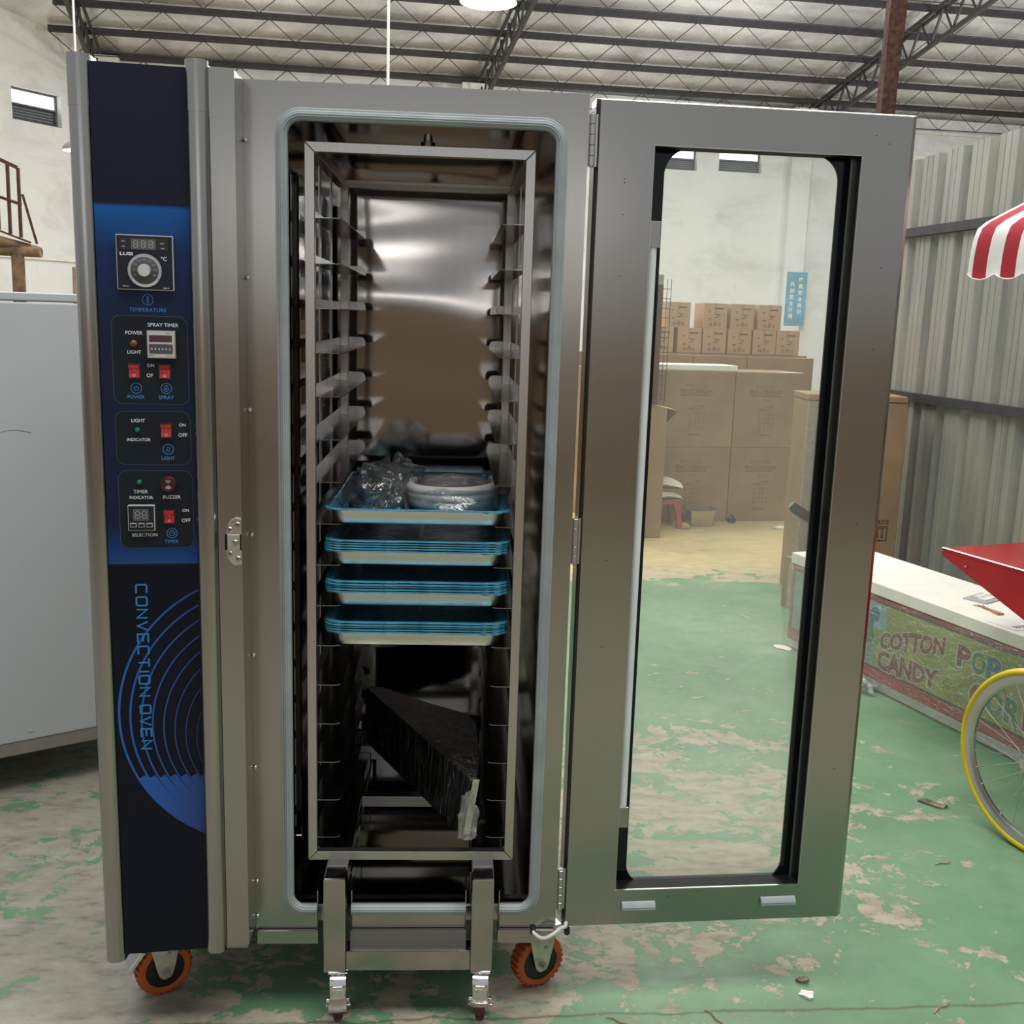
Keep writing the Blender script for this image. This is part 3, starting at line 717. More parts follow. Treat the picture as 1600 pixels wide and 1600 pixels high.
# printed fields
mb = MB(); ppoly(mb, [(-.0005, 1.0355), (.1685, 1.0355), (.1685, 1.0372), (-.0005, 1.0372)], .0004); cpw('printed_line', mb, 'line')
for (u0, u1, z0, z1) in ((.0205, .157, 1.3445, 1.5095), (.0212, .158, 1.2285, 1.3315), (.0222, .1593, 1.0655, 1.218)):
    mb = MB(); ppoly(mb, rrect(u0, u1, z0, z1, .017), .0004); ob = cpw('control_field', mb, 'box')
    mb = MB(); pring(mb, rrect(u0, u1, z0, z1, .017), rrect(u0+.0008, u1-.0008, z0+.0008, z1-.0008, .0163), .0006); cpw('field_outline', mb, 'line')
def label(body, u, z, wd, mat, bold=.008, ht=None):
    mb = MB(); text_into(mb, body, pn(u, z, .0008), PW, ZV, wd, ht, 0 if 'M' in body else bold); return cpw('lettering', mb, mat)
for a in (('SPRAY TIMER', .1133, 1.4932, .055), ('POWER', .0607, 1.4777, .0305), ('LIGHT', .0601, 1.442, .0245), ('ON', .0886, 1.4177, .0125), ('OF', .0865, 1.3991, .0115),
          ('LIGHT', .0626, 1.3136, .0245), ('INDICATOR', .0626, 1.2771, .043), ('ON', .1429, 1.3061, .012), ('OFF', .1436, 1.2868, .0165),
          ('TIMER', .0627, 1.177, .0265), ('INDICATOR', .0635, 1.1655, .043), ('BUZZER', .1198, 1.1665, .033), ('SELECTION', .067, 1.0922, .047), ('ON', .1445, 1.140, .012), ('OFF', .1452, 1.1205, .0165)):
    label(*a, 'white')
for a in (('TEMPERATURE', .0867, 1.5202, .067), ('POWER', .0605, 1.3584, .0305), ('SPRAY', .1152, 1.3581, .028), ('LIGHT', .1153, 1.2418, .0245), ('TIMER', .1171, 1.0785, .026)):
    label(*a, 'lblue')
# round pictograms
def icon(u, z, kind, r=.0102):
    mb = MB(); d = .0008
    pring(mb, circ(u, z, r), circ(u, z, r-.0011), d)
    s_ = r/.0102
    if kind == 'thermo':
        stroke(mb, [(u-.0016, z-.0015), (u-.0016, z+.0055), (u+.0016, z+.0055), (u+.0016, z-.0015)], .0008, d)
        pring(mb, circ(u, z-.0035, .0029, 14), circ(u, z-.0035, .0021, 14), d); stroke(mb, [(u, z-.0035), (u, z+.003)], .0007, d)
    elif kind == 'power':
        stroke(mb, circ(u, z-.0003, .0042, 20, 125, 415), .001, d); stroke(mb, [(u, z), (u, z+.0055)], .001, d)
    elif kind == 'drop':
        stroke(mb, [(u, z+.0068)]+circ(u, z-.0012, .0045, 16, 150, 390)+[(u, z+.0068)], .0009, d); stroke(mb, [(u-.002, z-.003), (u+.002, z+.001)], .0008, d); stroke(mb, [(u+.002, z-.003), (u-.002, z+.001)], .0008, d)
    elif kind == 'bulb':
        stroke(mb, circ(u, z+.0012, .0029, 16, -60, 240)+[(u-.0012, z-.0035), (u+.0012, z-.0035), (u+.0015, z-.0014)], .0008, d)
        for a in (200, 235, 270, 305, 340): stroke(mb, [(u+.0050*math.cos(R(a)), z+.0050*math.sin(R(a))), (u+.0066*math.cos(R(a)), z+.0066*math.sin(R(a)))], .0007, d)
    elif kind == 'clock':
        pring(mb, circ(u, z, .0056), circ(u, z, .0046), d); stroke(mb, [(u, z+.0032), (u, z), (u+.0026, z-.0016)], .0009, d)
    cpw('pictogram', mb, 'lblue')
icon(.0873, 1.5387, 'thermo'); icon(.0612, 1.3746, 'power'); icon(.1156, 1.3750, 'drop'); icon(.1158, 1.2591, 'bulb'); icon(.1182, 1.0951, 'clock')
# seven segment digits
def seg8(mb, u, z, w_, h_, t, d):
    for a, b in (((-1, 1), (1, 1)), ((-1, 0), (1, 0)), ((-1, -1), (1, -1))):
        stroke(mb, [(u+a[0]*w_/2*.72, z+a[1]*h_/2), (u+b[0]*w_/2*.72, z+b[1]*h_/2)], t, d)
    for sx in (-1, 1):
        for s0, s1 in ((.1, .9), (-.9, -.1)): stroke(mb, [(u+sx*w_/2, z+s0*h_/2), (u+sx*w_/2, z+s1*h_/2)], t, d)
# temperature controller
mb = MB(); pbox(mb, .0358, .1362, 1.556, 1.6548, 0, .010); cpw('gauge_frame', mb, 'ivory', bevel=.001)
mb = MB(); pbox(mb, .0375, .1345, 1.5577, 1.6531, .010, .0106); cpw('gauge_face', mb, 'gauge')
mb = MB(); pbox(mb, .0425, .1270, 1.6275, 1.6500, .0106, .011); cpw('display_surround', mb, 'black')
mb = MB(); pbox(mb, .0625, .1060, 1.6290, 1.6475, .011, .0113); cpw('display_window', mb, 'disp')
mb = MB()
for i in range(3): seg8(mb, .0708+i*.0135, 1.6382, .0062, .0125, .0014, .0116)
cpw('display_digits', mb, 'segm')
mb = MB(); text_into(mb, 'LUSI', pn(.0537, 1.6205, .0110), PW, ZV, .0225, .0060, .03); text_into(mb, '°C', pn(.1195, 1.6135, .0110), PW, ZV, .0100, None, .015)
for b_, u, z in (('DN', .0495, 1.6425), ('AL', .0495, 1.6335), ('OFF', .1175, 1.6405), ('ON', .118, 1.632)): text_into(mb, b_, pn(u, z, .0115), PW, ZV, .006 if len(b_) < 3 else .0075, .0022, 0)
text_into(mb, 'TE1.H', pn(.051, 1.5625, .011), PW, ZV, .011, .0024); text_into(mb, '300 F', pn(.1225, 1.5605, .011), PW, ZV, .011, .0024)
cpw('gauge_lettering', mb, 'white')
U_, Z_ = .0852, 1.5915
mb = MB(); pring(mb, circ(U_, Z_, .0300, 48), circ(U_, Z_, .0250, 48), .0112)
cpw('dial_ring', mb, 'sil')
mb = MB()
for i in range(60):
    a = R(215-i*4.3); mb.add([pn(U_+r*math.cos(a+s_), Z_+r*math.sin(a+s_), .0114) for r, s_ in ((.0262, -.012), (.0300, -.012), (.0300, .012), (.0262, .012))], [(0, 1, 2, 3)])
cpw('dial_ticks', mb, 'gauge')
mb = MB(); c = pn(U_, Z_)
prof = [(0.0250, .0107), (.0250, .0125), (.0243, .0130), (.0135, .0130)]
def plathe(mb, u, z, prof, n=28):
    rings = [[pn(u+r*math.cos(2*PI*j/n), z+r*math.sin(2*PI*j/n), d) for j in range(n)] for r, d in prof]
    return mb.loft(rings)
plathe(mb, U_, Z_, [(.0250, .0107), (.0250, .0125), (.0243, .0130), (.0, .0130)]); cpw('dial_plate', mb, 'disp')
mb = MB(); plathe(mb, U_, Z_, [(.0118, .0130), (.0118, .019), (.0108, .0205), (.0, .0205)]); cpw('dial_knob', mb, 'sil')
mb = MB()
for i, t_ in enumerate(('0', '50', '100', '150', '200', '250', '300', '350', '400')):
    a = R(205-i*28.8); text_into(mb, t_, pn(U_+.0190*math.cos(a), Z_+.0190*math.sin(a), .0133), PW, ZV, .0022*len(t_), None)
cpw('dial_numbers', mb, 'segm')
# spray timer
mb = MB(); pbox(mb, .0840, .1368, 1.4318, 1.4832, 0, .011); cpw('timer_frame', mb, 'chrome', bevel=.0015)
mb = MB(); pbox(mb, .0868, .1332, 1.4345, 1.4805, .011, .0114); cpw('timer_face', mb, 'timer')
mb = MB(); pbox(mb, .0890, .1300, 1.4620, 1.4745, .0114, .0118); cpw('timer_window', mb, 'maroon')
mb = MB(); pbox(mb, .0885, .1310, 1.4405, 1.4580, .0114, .0120); cpw('timer_wheels', mb, 'disp')
mb = MB()
for i in range(6): text_into(mb, '0', pn(.0935+i*.0064, 1.4490, .0124), PW, ZV, .0026, .0040, .01)
cpw('timer_digits', mb, 'white')
mb = MB(); text_into(mb, 'Timer', pn(.1235, 1.4778, .0116), PW, ZV, .009, None); text_into(mb, 'RESET', pn(.0925, 1.4372, .0116), PW, ZV, .009, .0018); text_into(mb, 'DH48S-S', pn(.1245, 1.4368, .0116), PW, ZV, .011, .0018); cpw('timer_lettering', mb, 'inkb')
# selection counter
mb = MB(); pbox(mb, .0388, .0882, 1.1014, 1.1516, 0, .009); cpw('counter_frame', mb, 'ivory', bevel=.001)
mb = MB(); pbox(mb, .0403, .0867, 1.1030, 1.1500, .009, .0096); cpw('counter_face', mb, 'gauge')
mb = MB(); pbox(mb, .0500, .0762, 1.1230, 1.1430, .0096, .0099); cpw('counter_window', mb, 'disp')
mb = MB(); stroke(mb, [(.0500, 1.1230), (.0762, 1.1230), (.0762, 1.1430), (.0500, 1.1430)], .0007, .0100, True)
for u in (.0572, .0692): seg8(mb, u, 1.1330, .0072, .0135, .0013, .0102)
cpw('counter_digits', mb, 'segm')
for i, u in enumerate((.0487, .0636, .0785)):
    mb = MB(); pbox(mb, u-.0060, u+.0060, 1.1085, 1.1175, .0096, .0110); k_ = cpw('counter_button', mb, 'segm', bevel=.0015)
mb = MB()
for i, u in enumerate((.0487, .0636, .0785)): ppoly(mb, rrect(u-.0046, u+.0046, 1.1105, 1.1155, .001, 3), .0113)
cpw('button_legend', mb, 'gauge')
# rocker switches
for u, z, lit in ((.0593, 1.4063, 1), (.1142, 1.4063, 0), (.1135, 1.2947, 1), (.1144, 1.1280, 1)):
    mb = MB(); pbox(mb, u-.0127, u+.0127, z-.0152, z+.0152, 0, .002); cpw('switch_bezel', mb, 'black', bevel=.0008)
    mb = MB(); V = [pn(u+sx*.0092, z+zz, d) for zz, d in ((-.0118, .002), (-.0118, .0065), (0.004, .0045), (.0118, .0125), (.0118, .002)) for sx in (-1, 1)]
    mb.add(V, [(0, 1, 3, 2), (2, 3, 5, 4), (4, 5, 7, 6), (6, 7, 9, 8), (0, 2, 4, 6, 8), (1, 9, 7, 5, 3)])
    cpw('rocker_switch', mb, 'red', bevel=.0006)
    mb = MB(); mb.add([pn(u+sx*.0092, z+zz, d) for zz, d in ((.0055, .0068), (.0121, .0131)) for sx in (-1, 1)], [(0, 1, 3, 2)]); cpw('rocker_cap', mb, 'redhi' if lit else 'red')
    mb = MB(); stroke(mb, [(u, z+.0005), (u, z+.0040)], .0007, .0055); pring(mb, circ(u, z-.0072, .0025, 16), circ(u, z-.0072, .0018, 16), .0068); cpw('switch_marks', mb, 'white')
for u, z, mt, r in ((.0597, 1.4574, 'amber', .0066), (.0608, 1.2954, 'green', .0050), (.0609, 1.1950, 'green', .0050)):
    mb = MB(); plathe(mb, u, z, [(r*1.05, 0), (r*1.05, .002), (r, .004), (r*.6, .0065), (0.0003, .007)], 20); cpw('indicator_lamp', mb, mt)
mb = MB(); plathe(mb, .115, 1.1925, [(.0150, 0), (.0150, .010), (.0135, .012), (.0115, .012), (.0110, .009), (.0003, .009)]); cpw('buzzer', mb, 'buzz')
mb = MB()
for a in (90, 270): mb.add([pn(.115+r*math.cos(R(x)), 1.1925+r*math.sin(R(x)), .0094) for r, x in ((.0022, a-30), (.0095, a-42), (.0100, a), (.0095, a+42), (.0022, a+30))], [(0, 1, 2, 3, 4)])
cpw('buzzer_mark', mb, 'segm')
# printed arcs and the lettering that runs down the panel
mt, nt, b_, out_ = nm('blue_arc_print')
sx = nt.nodes.new('ShaderNodeSeparateXYZ'); tc = nt.nodes.new('ShaderNodeTexCoord'); nt.links.new(tc.outputs[3], sx.inputs[0])
mr = math_(nt, 'DIVIDE', math_(nt, 'SUBTRACT', sx.outputs[0], -.43), .165, True)
nt.links.new(ramp(nt, mr, [(0.0, (0.006, 0.11, 0.40)), (0.6, (0.006, 0.07, 0.30)), (1.0, (0.008, 0.035, 0.17))]), b_.inputs['Base Color']); b_.inputs['Roughness'].default_value = 0.35
M['arc'] = mt
mb = MB(); UL = .1678
for k in range(8):
    t_ = k/7; uc = .295+.009*t_; zc = .7225-.0505*t_; rad = .2907-.1407*t_; wd = .0046-.0034*t_
    n = 320; quads = []
    for i in range(n):
        a0 = R(90+180*i/n); a1 = R(90+180*(i+1)/n); am = (a0+a1)/2
        z_m = zc+rad*math.sin(am)
        wi_ = wd if z_m > .5876 else (.0200 if k == 0 else .0162 if k < 6 else .011)
        wo = wd*(0.65+0.35*math.cos(am-R(180)))
        if z_m > .5876: wi_ = wo
        P = [(uc+(rad-x)*math.cos(a), zc+(rad-x)*math.sin(a)) for a, x in ((a0, 0), (a1, 0), (a1, wi_), (a0, wi_))]
        if (max(p[0] for p in P) if z_m > .5876 else min(p[0] for p in P)) >= UL: continue
        P = [(min(p[0], UL), p[1]) for p in P]
        ppoly(mb, P, .0006+.00002*k)
cpw('printed_arcs', mb, 'arc')
GL = {'C': [[(1, 1), (.12, 1), (0, .88), (0, .12), (.12, 0), (1, 0)]], 'O': [[(.12, 1), (.88, 1), (1, .88), (1, .12), (.88, 0), (.12, 0), (0, .12), (0, .88), (.12, 1)]],
      'N': [[(0, 0), (0, 1), (1, 0), (1, 1)]], 'V': [[(0, 1), (.5, 0), (1, 1)]], 'E': [[(1, 1), (0, 1), (0, 0), (1, 0)], [(0, .5), (.9, .5)]], 'T': [[(0, 1), (1, 1)], [(.5, 1), (.5, 0)]], 'I': [[(.5, 0), (.5, 1)]]}
mb = MB(); zt = .9948; LH = .0196; LW_ = .0170
for chx in 'CONVECTION OVEN':
    if chx == ' ': zt -= .0115; continue
    if chx == 'I': adv = .0105; wd = .004
    else: adv = .0251; wd = LW_
    for pl in GL[chx]:
        pts = [(.0470+y*LH+.0005, zt-.002-x*wd) for x, y in pl]
        cl_ = pts[0] == pts[-1]
        stroke(mb, pts[:-1] if cl_ else pts, .0034, .0010, cl_)
    zt -= adv
cpw('panel_lettering', mb, 'lettc' if 'lettc' in M else 'lblue')
# latch keeper on the strip
def latch():
    zc, x1 = 1.0805, .0008
    P = [(x1, zc+.0455)]
    for i in range(13):
        a = R(90+180*i/12); P.append((x1-.012+.020*math.cos(a), zc+.0475*math.sin(a)))
    P += [(x1, zc-.0455)]
    mb = MB(); mb.prism([p for p in P], -.0875, -.080, 'y'); o = mb.build('latch_keeper', 'chrome', oven, bevel=.0015)
    mb = MB(); mb.box(-.0265, -.0022, -.0895, -.083, zc-.0165, zc+.0145); mb.build('keeper_block', 'zinc', o, bevel=.001)
    mb = MB(); mb.box(-.0315, -.0265, -.0884, -.086, zc-.0165, zc+.0145); mb.box(-.0022, .0004, -.0884, -.086, zc-.0165, zc+.0145); mb.build('keeper_slot', 'dark', o)
    mb = MB()
    for x, z in ((-.0065, zc+.034), (-.0215, zc+.024), (-.0215, zc-.024), (-.0065, zc-.034), (-.011, zc-.001)):
        y = -.0877 if z != zc-.001 else -.0896
        mb.lathe([(.0055, y+.002), (.0055, y-.0002), (.0042, y-.0018), (.0001, y-.002)], 16, (x, 0, z), 'y')
    mb.build('keeper_screws', 'screw', o)
    mb = MB()
    for x, z in ((-.0065, zc+.034), (-.0215, zc+.024), (-.0215, zc-.024), (-.0065, zc-.034)):
        for a in (20, 110):
            d_ = Vector((math.cos(R(a)), 0, math.sin(R(a))))*.003; p_ = Vector((x, -.0899, z)); mb.beam(p_-d_, p_+d_, .0009, .0004, up=(0, 1, 0))
    mb.build('screw_slots', 'black', o)
latch()
mb = MB()
for z in (1.8427, 1.5873, 1.331, 1.0771, .8212, .5726, .309, .2264):
    mb.lathe([(.0001, -.0065), (.0032, -.005), (.0045, -.002), (.0045, 0)], 12, (.004, 0, z), 'y')
mb.build('frame_screws', 'chrome', oven)
# casters of the oven: tread tyre, black hub, zinc fork
def big_caster(x, y, ang, pedal):
    setorg()
    r = .0625; wz = r
    c_ = bpy.data.objects.new
    mb = MB(); mb.X = Matrix.Translation((x, y, 0)) @ Matrix.Rotation(ang, 4, 'Z')
    # local: wheel axis along y, fork offset so the wheel trails
    for sy in (-1, 1):
        poly = [(-.036, .142), (.032, .142), (.030, .112), (.018, .060), (.011, .046), (-.004, .043), (-.014, .050), (-.018, .062)]
        mb.prism([(a*1.0, b) for a, b in poly], sy*.0235, sy*.0270, 'y')
    mb.box(-.038, .034, -.027, .027, .142, .148); mb.lathe([(.020, .148), (.020, .158)], 16); mb.box(-.04, .04, -.04, .04, .157, .1628)
    fork = mb.build('caster', 'zinc', oven, bevel=.001)
    off = Vector(oven.location); fork.location = -off
    mb = MB(); mb.X = Matrix.Translation((x, y, 0)) @ Matrix.Rotation(ang, 4, 'Z')
    n = 52; rings = []
    for i in range(n):
        for e in (0.02, .98):
            a = 2*PI*(i+e)/n; k = 1.0 if i % 2 == 0 else .945
            prof = [(.043, -.018), (.054, -.0195), (r*k-.002, -.0175), (r*k, -.014), (r*k, .014), (r*k-.002, .0175), (.054, .0195), (.043, .018)]
            rings.append([Vector((pr*math.cos(a), py, wz+pr*math.sin(a))) for pr, py in prof])
    mb.loft(rings, closed=True, smooth=False, wrap=True); mb.build('tyre', 'orange', fork)
    mb = MB(); mb.X = Matrix.Translation((x, y, 0)) @ Matrix.Rotation(ang, 4, 'Z')
    mb.lathe([(.0435, -.016), (.040, -.0145), (.036, -.010), (.018, -.010), (.016, -.020), (.008, -.020), (.008, .020), (.016, .020), (.018, .010), (.036, .010), (.040, .0145), (.0435, .016)], 32, (0, 0, wz), 'y')
    for i in range(6):
        a = 2*PI*i/6; mb.beam((.016*math.cos(a), 0, wz+.016*math.sin(a)), (.041*math.cos(a), 0, wz+.041*math.sin(a)), .006, .026, up=(0, 1, 0))
    mb.build('hub', 'tyreblk', fork)
    mb = MB(); mb.X = Matrix.Translation((x, y, 0)) @ Matrix.Rotation(ang, 4, 'Z')
    mb.lathe([(.0001, -.041), (.0055, -.041), (.0055, -.033), (.0095, -.033), (.0095, -.027)], 6, (0, 0, wz), 'y'); mb.lathe([(.0035, -.028), (.0035, .030)], 8, (0, 0, wz), 'y')
    for px, pz in ((.002, .122), (.008, .104)): mb.lathe([(.0001, -.030), (.004, -.030), (.005, -.027)], 10, (px, 0, pz), 'y')
    mb.build('axle_bolt', 'screw', fork)
    if pedal:
        mb = MB(); mb.X = Matrix.Translation((x, y, 0)) @ Matrix.Rotation(ang, 4, 'Z')
        mb.prism([(-.052, .122), (-.062, .108), (-.078, .090), (-.082, .078), (-.075, .076), (-.060, .094), (-.040, .118)], -.022, .022, 'y'); mb.build('brake_pedal', 'chrome', fork, bevel=.002)
    setorg(oven.location)
big_caster(-.222, .065, R(30), True); big_caster(.628, .085, R(24), False)
big_caster(-.20, .775, R(-10), False); big_caster(.585, .775, R(15), False)
setorg(oven.location)
# hinges
for z0, z1 in ((1.820, 1.917), (1.027, 1.1237), (.240, .336)):
    mb = MB(); n = 5; h = (z1-z0)/n
    for i in range(n):
        r_ = .0062
        mb.lathe([(r_-.0008, z0+i*h+.0003), (r_, z0+i*h+.001), (r_, z0+(i+1)*h-.001), (r_-.0008, z0+(i+1)*h-.0003)], 14, (.6655, -.002, 0))
    mb.lathe([(.0035, z0-.003), (.0035, z1+.003)], 10, (.6655, -.002, 0))
    hg = mb.build('hinge', 'rack', oven)
    mb = MB(); mb.box(FX-.001, .6655, .002, .0042, z0, z1); mb.box(.6655, .676, .002, .0042, z0, z1); mb.build('hinge_leaf', 'rack', hg)
# lamp lead of the door
mb = MB(); P = []
for i in range(15):
    t_ = i/14; P.append((.609+.070*t_, -.012-.020*math.sin(PI*min(1, t_*1.2)), .1895-.0065*math.sin(PI*min(1, t_*1.9))*(1-t_)+.014*t_**1.5))
mb.tube([(.609, .0, .192)]+P+[(.682, .002, .206)], .0042, 8); ld = mb.build('door_lamp_lead', 'cord', oven)
mb = MB(); mb.lathe([(.0075, -.010), (.0085, -.008), (.0085, .004)], 12, (.608, 0, .190), 'y'); mb.build('lead_bushing', 'black', ld)
mb = MB(); mb.lathe([(.004, .180), (.007, .184), (.007, .196)], 8, (.684, -.004, 0)); mb.build('lead_clip', 'black', ld)
# ---- the door, swung right open
DL, DT, DB = .651, 1.9483, .197
door = None
setorg()
W0, W1, H0, H1 = .1160, .5400, .2802, 1.8655
def ringquads(mb, o_, i_, yo, yi):
    V = [(o_[0], yo, o_[2]), (o_[1], yo, o_[2]), (o_[1], yo, o_[3]), (o_[0], yo, o_[3]), (i_[0], yi, i_[2]), (i_[1], yi, i_[2]), (i_[1], yi, i_[3]), (i_[0], yi, i_[3])]
    mb.add(V, [(0, 1, 5, 4), (1, 2, 6, 5), (2, 3, 7, 6), (3, 0, 4, 7)])
mb = MB(); OUT = (0, DL, DB, DT); INN = (.007, .640, DB+.001, DT-.004); WIN = (W0, W1, H0, H1)
ringquads(mb, INN, WIN, 0, 0); ringquads(mb, OUT, INN, .010, 0); ringquads(mb, OUT, OUT, .055, .010); ringquads(mb, OUT, WIN, .055, .055)
mb.mi = 1; ringquads(mb, WIN, WIN, .055, 0)
door = mb.build('oven_door', ['steel', 'dark'], oven); door.location = Vector((.6729, 0, 0))-Vector(oven.location); door.rotation_euler = (0, 0, .0573)
mb = MB(); ringquads(mb, (W0-.001, W1+.001, H0-.001, H1+.001), (W0+.0012, W1-.0012, H0+.0012, H1-.0012), -.0006, -.0006)
ringquads(mb, (W0+.0012, W1-.0012, H0+.0012, H1-.0012), (W0+.0012, W1-.0012, H0+.0012, H1-.0012), -.0006, .004)
mb.build('window_bead', 'rack', door)
mb = MB(); CL = rrect(.1495, .5130, .268, 1.8685, .052, 12)
n = len(CL); cu, cz = .33, 1.07; outer = []
for u, z in CL:
    du, dz = u-cu, z-cz; k = min((.245/abs(du)) if abs(du) > 1e-6 else 9, (.84/abs(dz)) if abs(dz) > 1e-6 else 9); outer.append((cu+du*k, cz+dz*k))
for yy in (.0430,): mb.add([(u, yy, z) for u, z in outer]+[(u, yy, z) for u, z in CL], [(i, (i+1) % n, (i+1) % n+n, i+n) for i in range(n)])
mb.add([(u, .0490, z) for u, z in outer]+[(u, .0490, z) for u, z in CL], [(i, (i+1) % n, (i+1) % n+n, i+n) for i in range(n)])
mb.build('black_glass_border', 'blackglass', door)
mb = MB(); mb.box(.086, .574, .0440, .0480, .24, 1.90); mb.build('glass_pane', 'glass', door)
mb = MB(); mb.tube([(.1275, .021, .470), (.1275, .021, 1.674)], .0095, 16); mb.build('lamp_tube', 'tube', door)
mb = MB(); mb.box(.1165, .1405, .010, .032, 1.672, 1.7245); mb.box(.1165, .1405, .010, .032, .4255, .474); mb.build('tube_holder', 'steel', door, bevel=.0015)
mb = MB(); mb.box(.1375, .1400, .018, .032, .474, 1.672); mb.build('tube_channel', 'dark', door)
for u0, u1, z1 in ((.1325, .2085, .2530), (.4535, .5340, .2537)):
    mb = MB(); prof = [(0, .0)]+[(-.0105*math.sin(PI*i/10)-.0012*abs(math.sin(PI*i/2.5)), -.026*i/10) for i in range(11)]+[(0, -.026)]
    mb.prism([(y, z1+z) for y, z in prof], u0, u1, 'x'); mb.build('sealing_pad', 'gasket', door)
mb = MB(); mb.tube([(.490, .098, 1.140), (.500, .097, 1.132), (.56, .090, 1.095), (.575, .085, 1.085)], [.009, .0125, .0125, .012], 12)
mb.box(.565, .60, .055, .095, 1.03, 1.13); mb.build('door_handle', 'black', door, bevel=.001)
mb = MB(); rng = random.Random(2)
for i in range(14):
    u, z = rng.choice([(rng.uniform(.03, .62), rng.choice([1.89, 1.905, .262])), (rng.choice([.06, .60]), rng.uniform(.3, 1.8))]); mb.lathe([(.0001, -.0006), (.0011, -.0004), (.0013, 0.0)], 8, (u, 0, z), 'y')
mb.build('rivet_dots', 'dark', door)
setorg()
# ------------------------------------------------------------------ the tray trolley, docked in the oven
LV = [.388+.08814*i for i in range(16)]
tro = thing('tray_trolley', 'stainless steel tray trolley docked in the oven, its two front legs outside the sill', 'trolley', (.335, .30, 0))
def frame(mb, x0, x1, z0, z1, y0, y1, t):
    e = .0006
    for (a, b, c, d) in (((x0, z0), (x1, z0), (x1-t, z0+t), (x0+t, z0+t)), ((x1, z0), (x1, z1), (x1-t, z1-t), (x1-t, z0+t)), ((x1, z1), (x0, z1), (x0+t, z1-t), (x1-t, z1-t)), ((x0, z1), (x0, z0), (x0+t, z0+t), (x0+t, z1-t))):
        cx = (a[0]+b[0]+c[0]+d[0])/4; cz = (a[1]+b[1]+c[1]+d[1])/4
        P = [(p[0]+(cx-p[0])*.0012, p[1]+(cz-p[1])*.0012) for p in (a, b, c, d)]
        mb.prism(P, y0, y1, 'y')
    return mb
RX0, RX1, RZ0, RZ1 = .1095, .5602, .3413, 1.8506
mb = MB(); frame(mb, RX0, RX1, RZ0, RZ1, .03, .05, .0193); mb.build('front_frame', 'rack', tro, bevel=.001)
mb = MB(); frame(mb, RX0+.008, RX1-.008, RZ0, RZ1, .600, .625, .0200); mb.build('rear_frame', 'rack', tro, bevel=.001)
for x0, x1 in ((RX0+.002, RX0+.022), (RX1-.022, RX1-.002)):
    for z0 in (RZ0, RZ1-.020):
        mb = MB(); mb.box(x0, x1, .05, .600, z0, z0+.020); mb.build('side_rail', 'rack', tro, bevel=.001)
for y in (.215, .42):
    for x0, x1 in ((RX0+.003, RX0+.006), (RX1-.006, RX1-.003)):
        mb = MB(); mb.box(x0, x1, y, y+.028, RZ0+.02, RZ1-.02); mb.build('side_post', 'rack', tro)
for y in (.33, .61):
    mb = MB(); mb.box(.200, .470, y, y+.030, .318, .345); mb.build('cross_bar', 'rack', tro, bevel=.001)
def runner(xo, xi, name='tray_runner'):
    s_ = 1 if xi > xo else -1; mb = MB()
    lip = .019; t = .0014
    pl = [(xo, .045), (xi-s_*.012, .045), (xi-s_*.003, .050), (xi, .062), (xi, .612), (xo, .612)]
    mb.prism(pl, -t, 0, 'z')
    mb.box(min(xo, xo+s_*t), max(xo, xo+s_*t), .045, .612, 0, lip)
    P = [(xo, 0), (xi, 0), (xi, .010), (xi-s_*.004, .0185), (xi-s_*.012, lip+.002), (xo, lip+.002)]
    mb.prism(P, .6105, .612, 'y')
    mb.lathe([(.0028, .6098), (.0001, .6094)], 8, (xo+s_*.040, 0, .009), 'y')
    return mb
for (xo, xi) in ((.1165, .1800), (.5535, .4970)):
    first = runner(xo, xi).build('tray_runner', 'runner', tro); first.location = (0, 0, LV[0])
    for z in LV[1:]:
        c = first.copy(); COL.objects.link(c); c.parent = tro; c.location = (0, 0, z)
LX = ((.1520, .1995), (.4690, .5170))
for x0, x1 in LX:
    mb = MB(); mb.box(x0, x1, -.052, .60, .295, .3425); mb.build('base_arm', 'leg', tro, bevel=.003)
    mb = MB(); mb.box(x0, x1, -.0535, -.006, .1215, .3425-.0005); mb.build('front_leg', 'leg', tro, bevel=.003)
mb = MB(); mb.box(.1995, .469, -.050, -.006, .1245, .1705); mb.build('front_bar', 'leg', tro, bevel=.002)
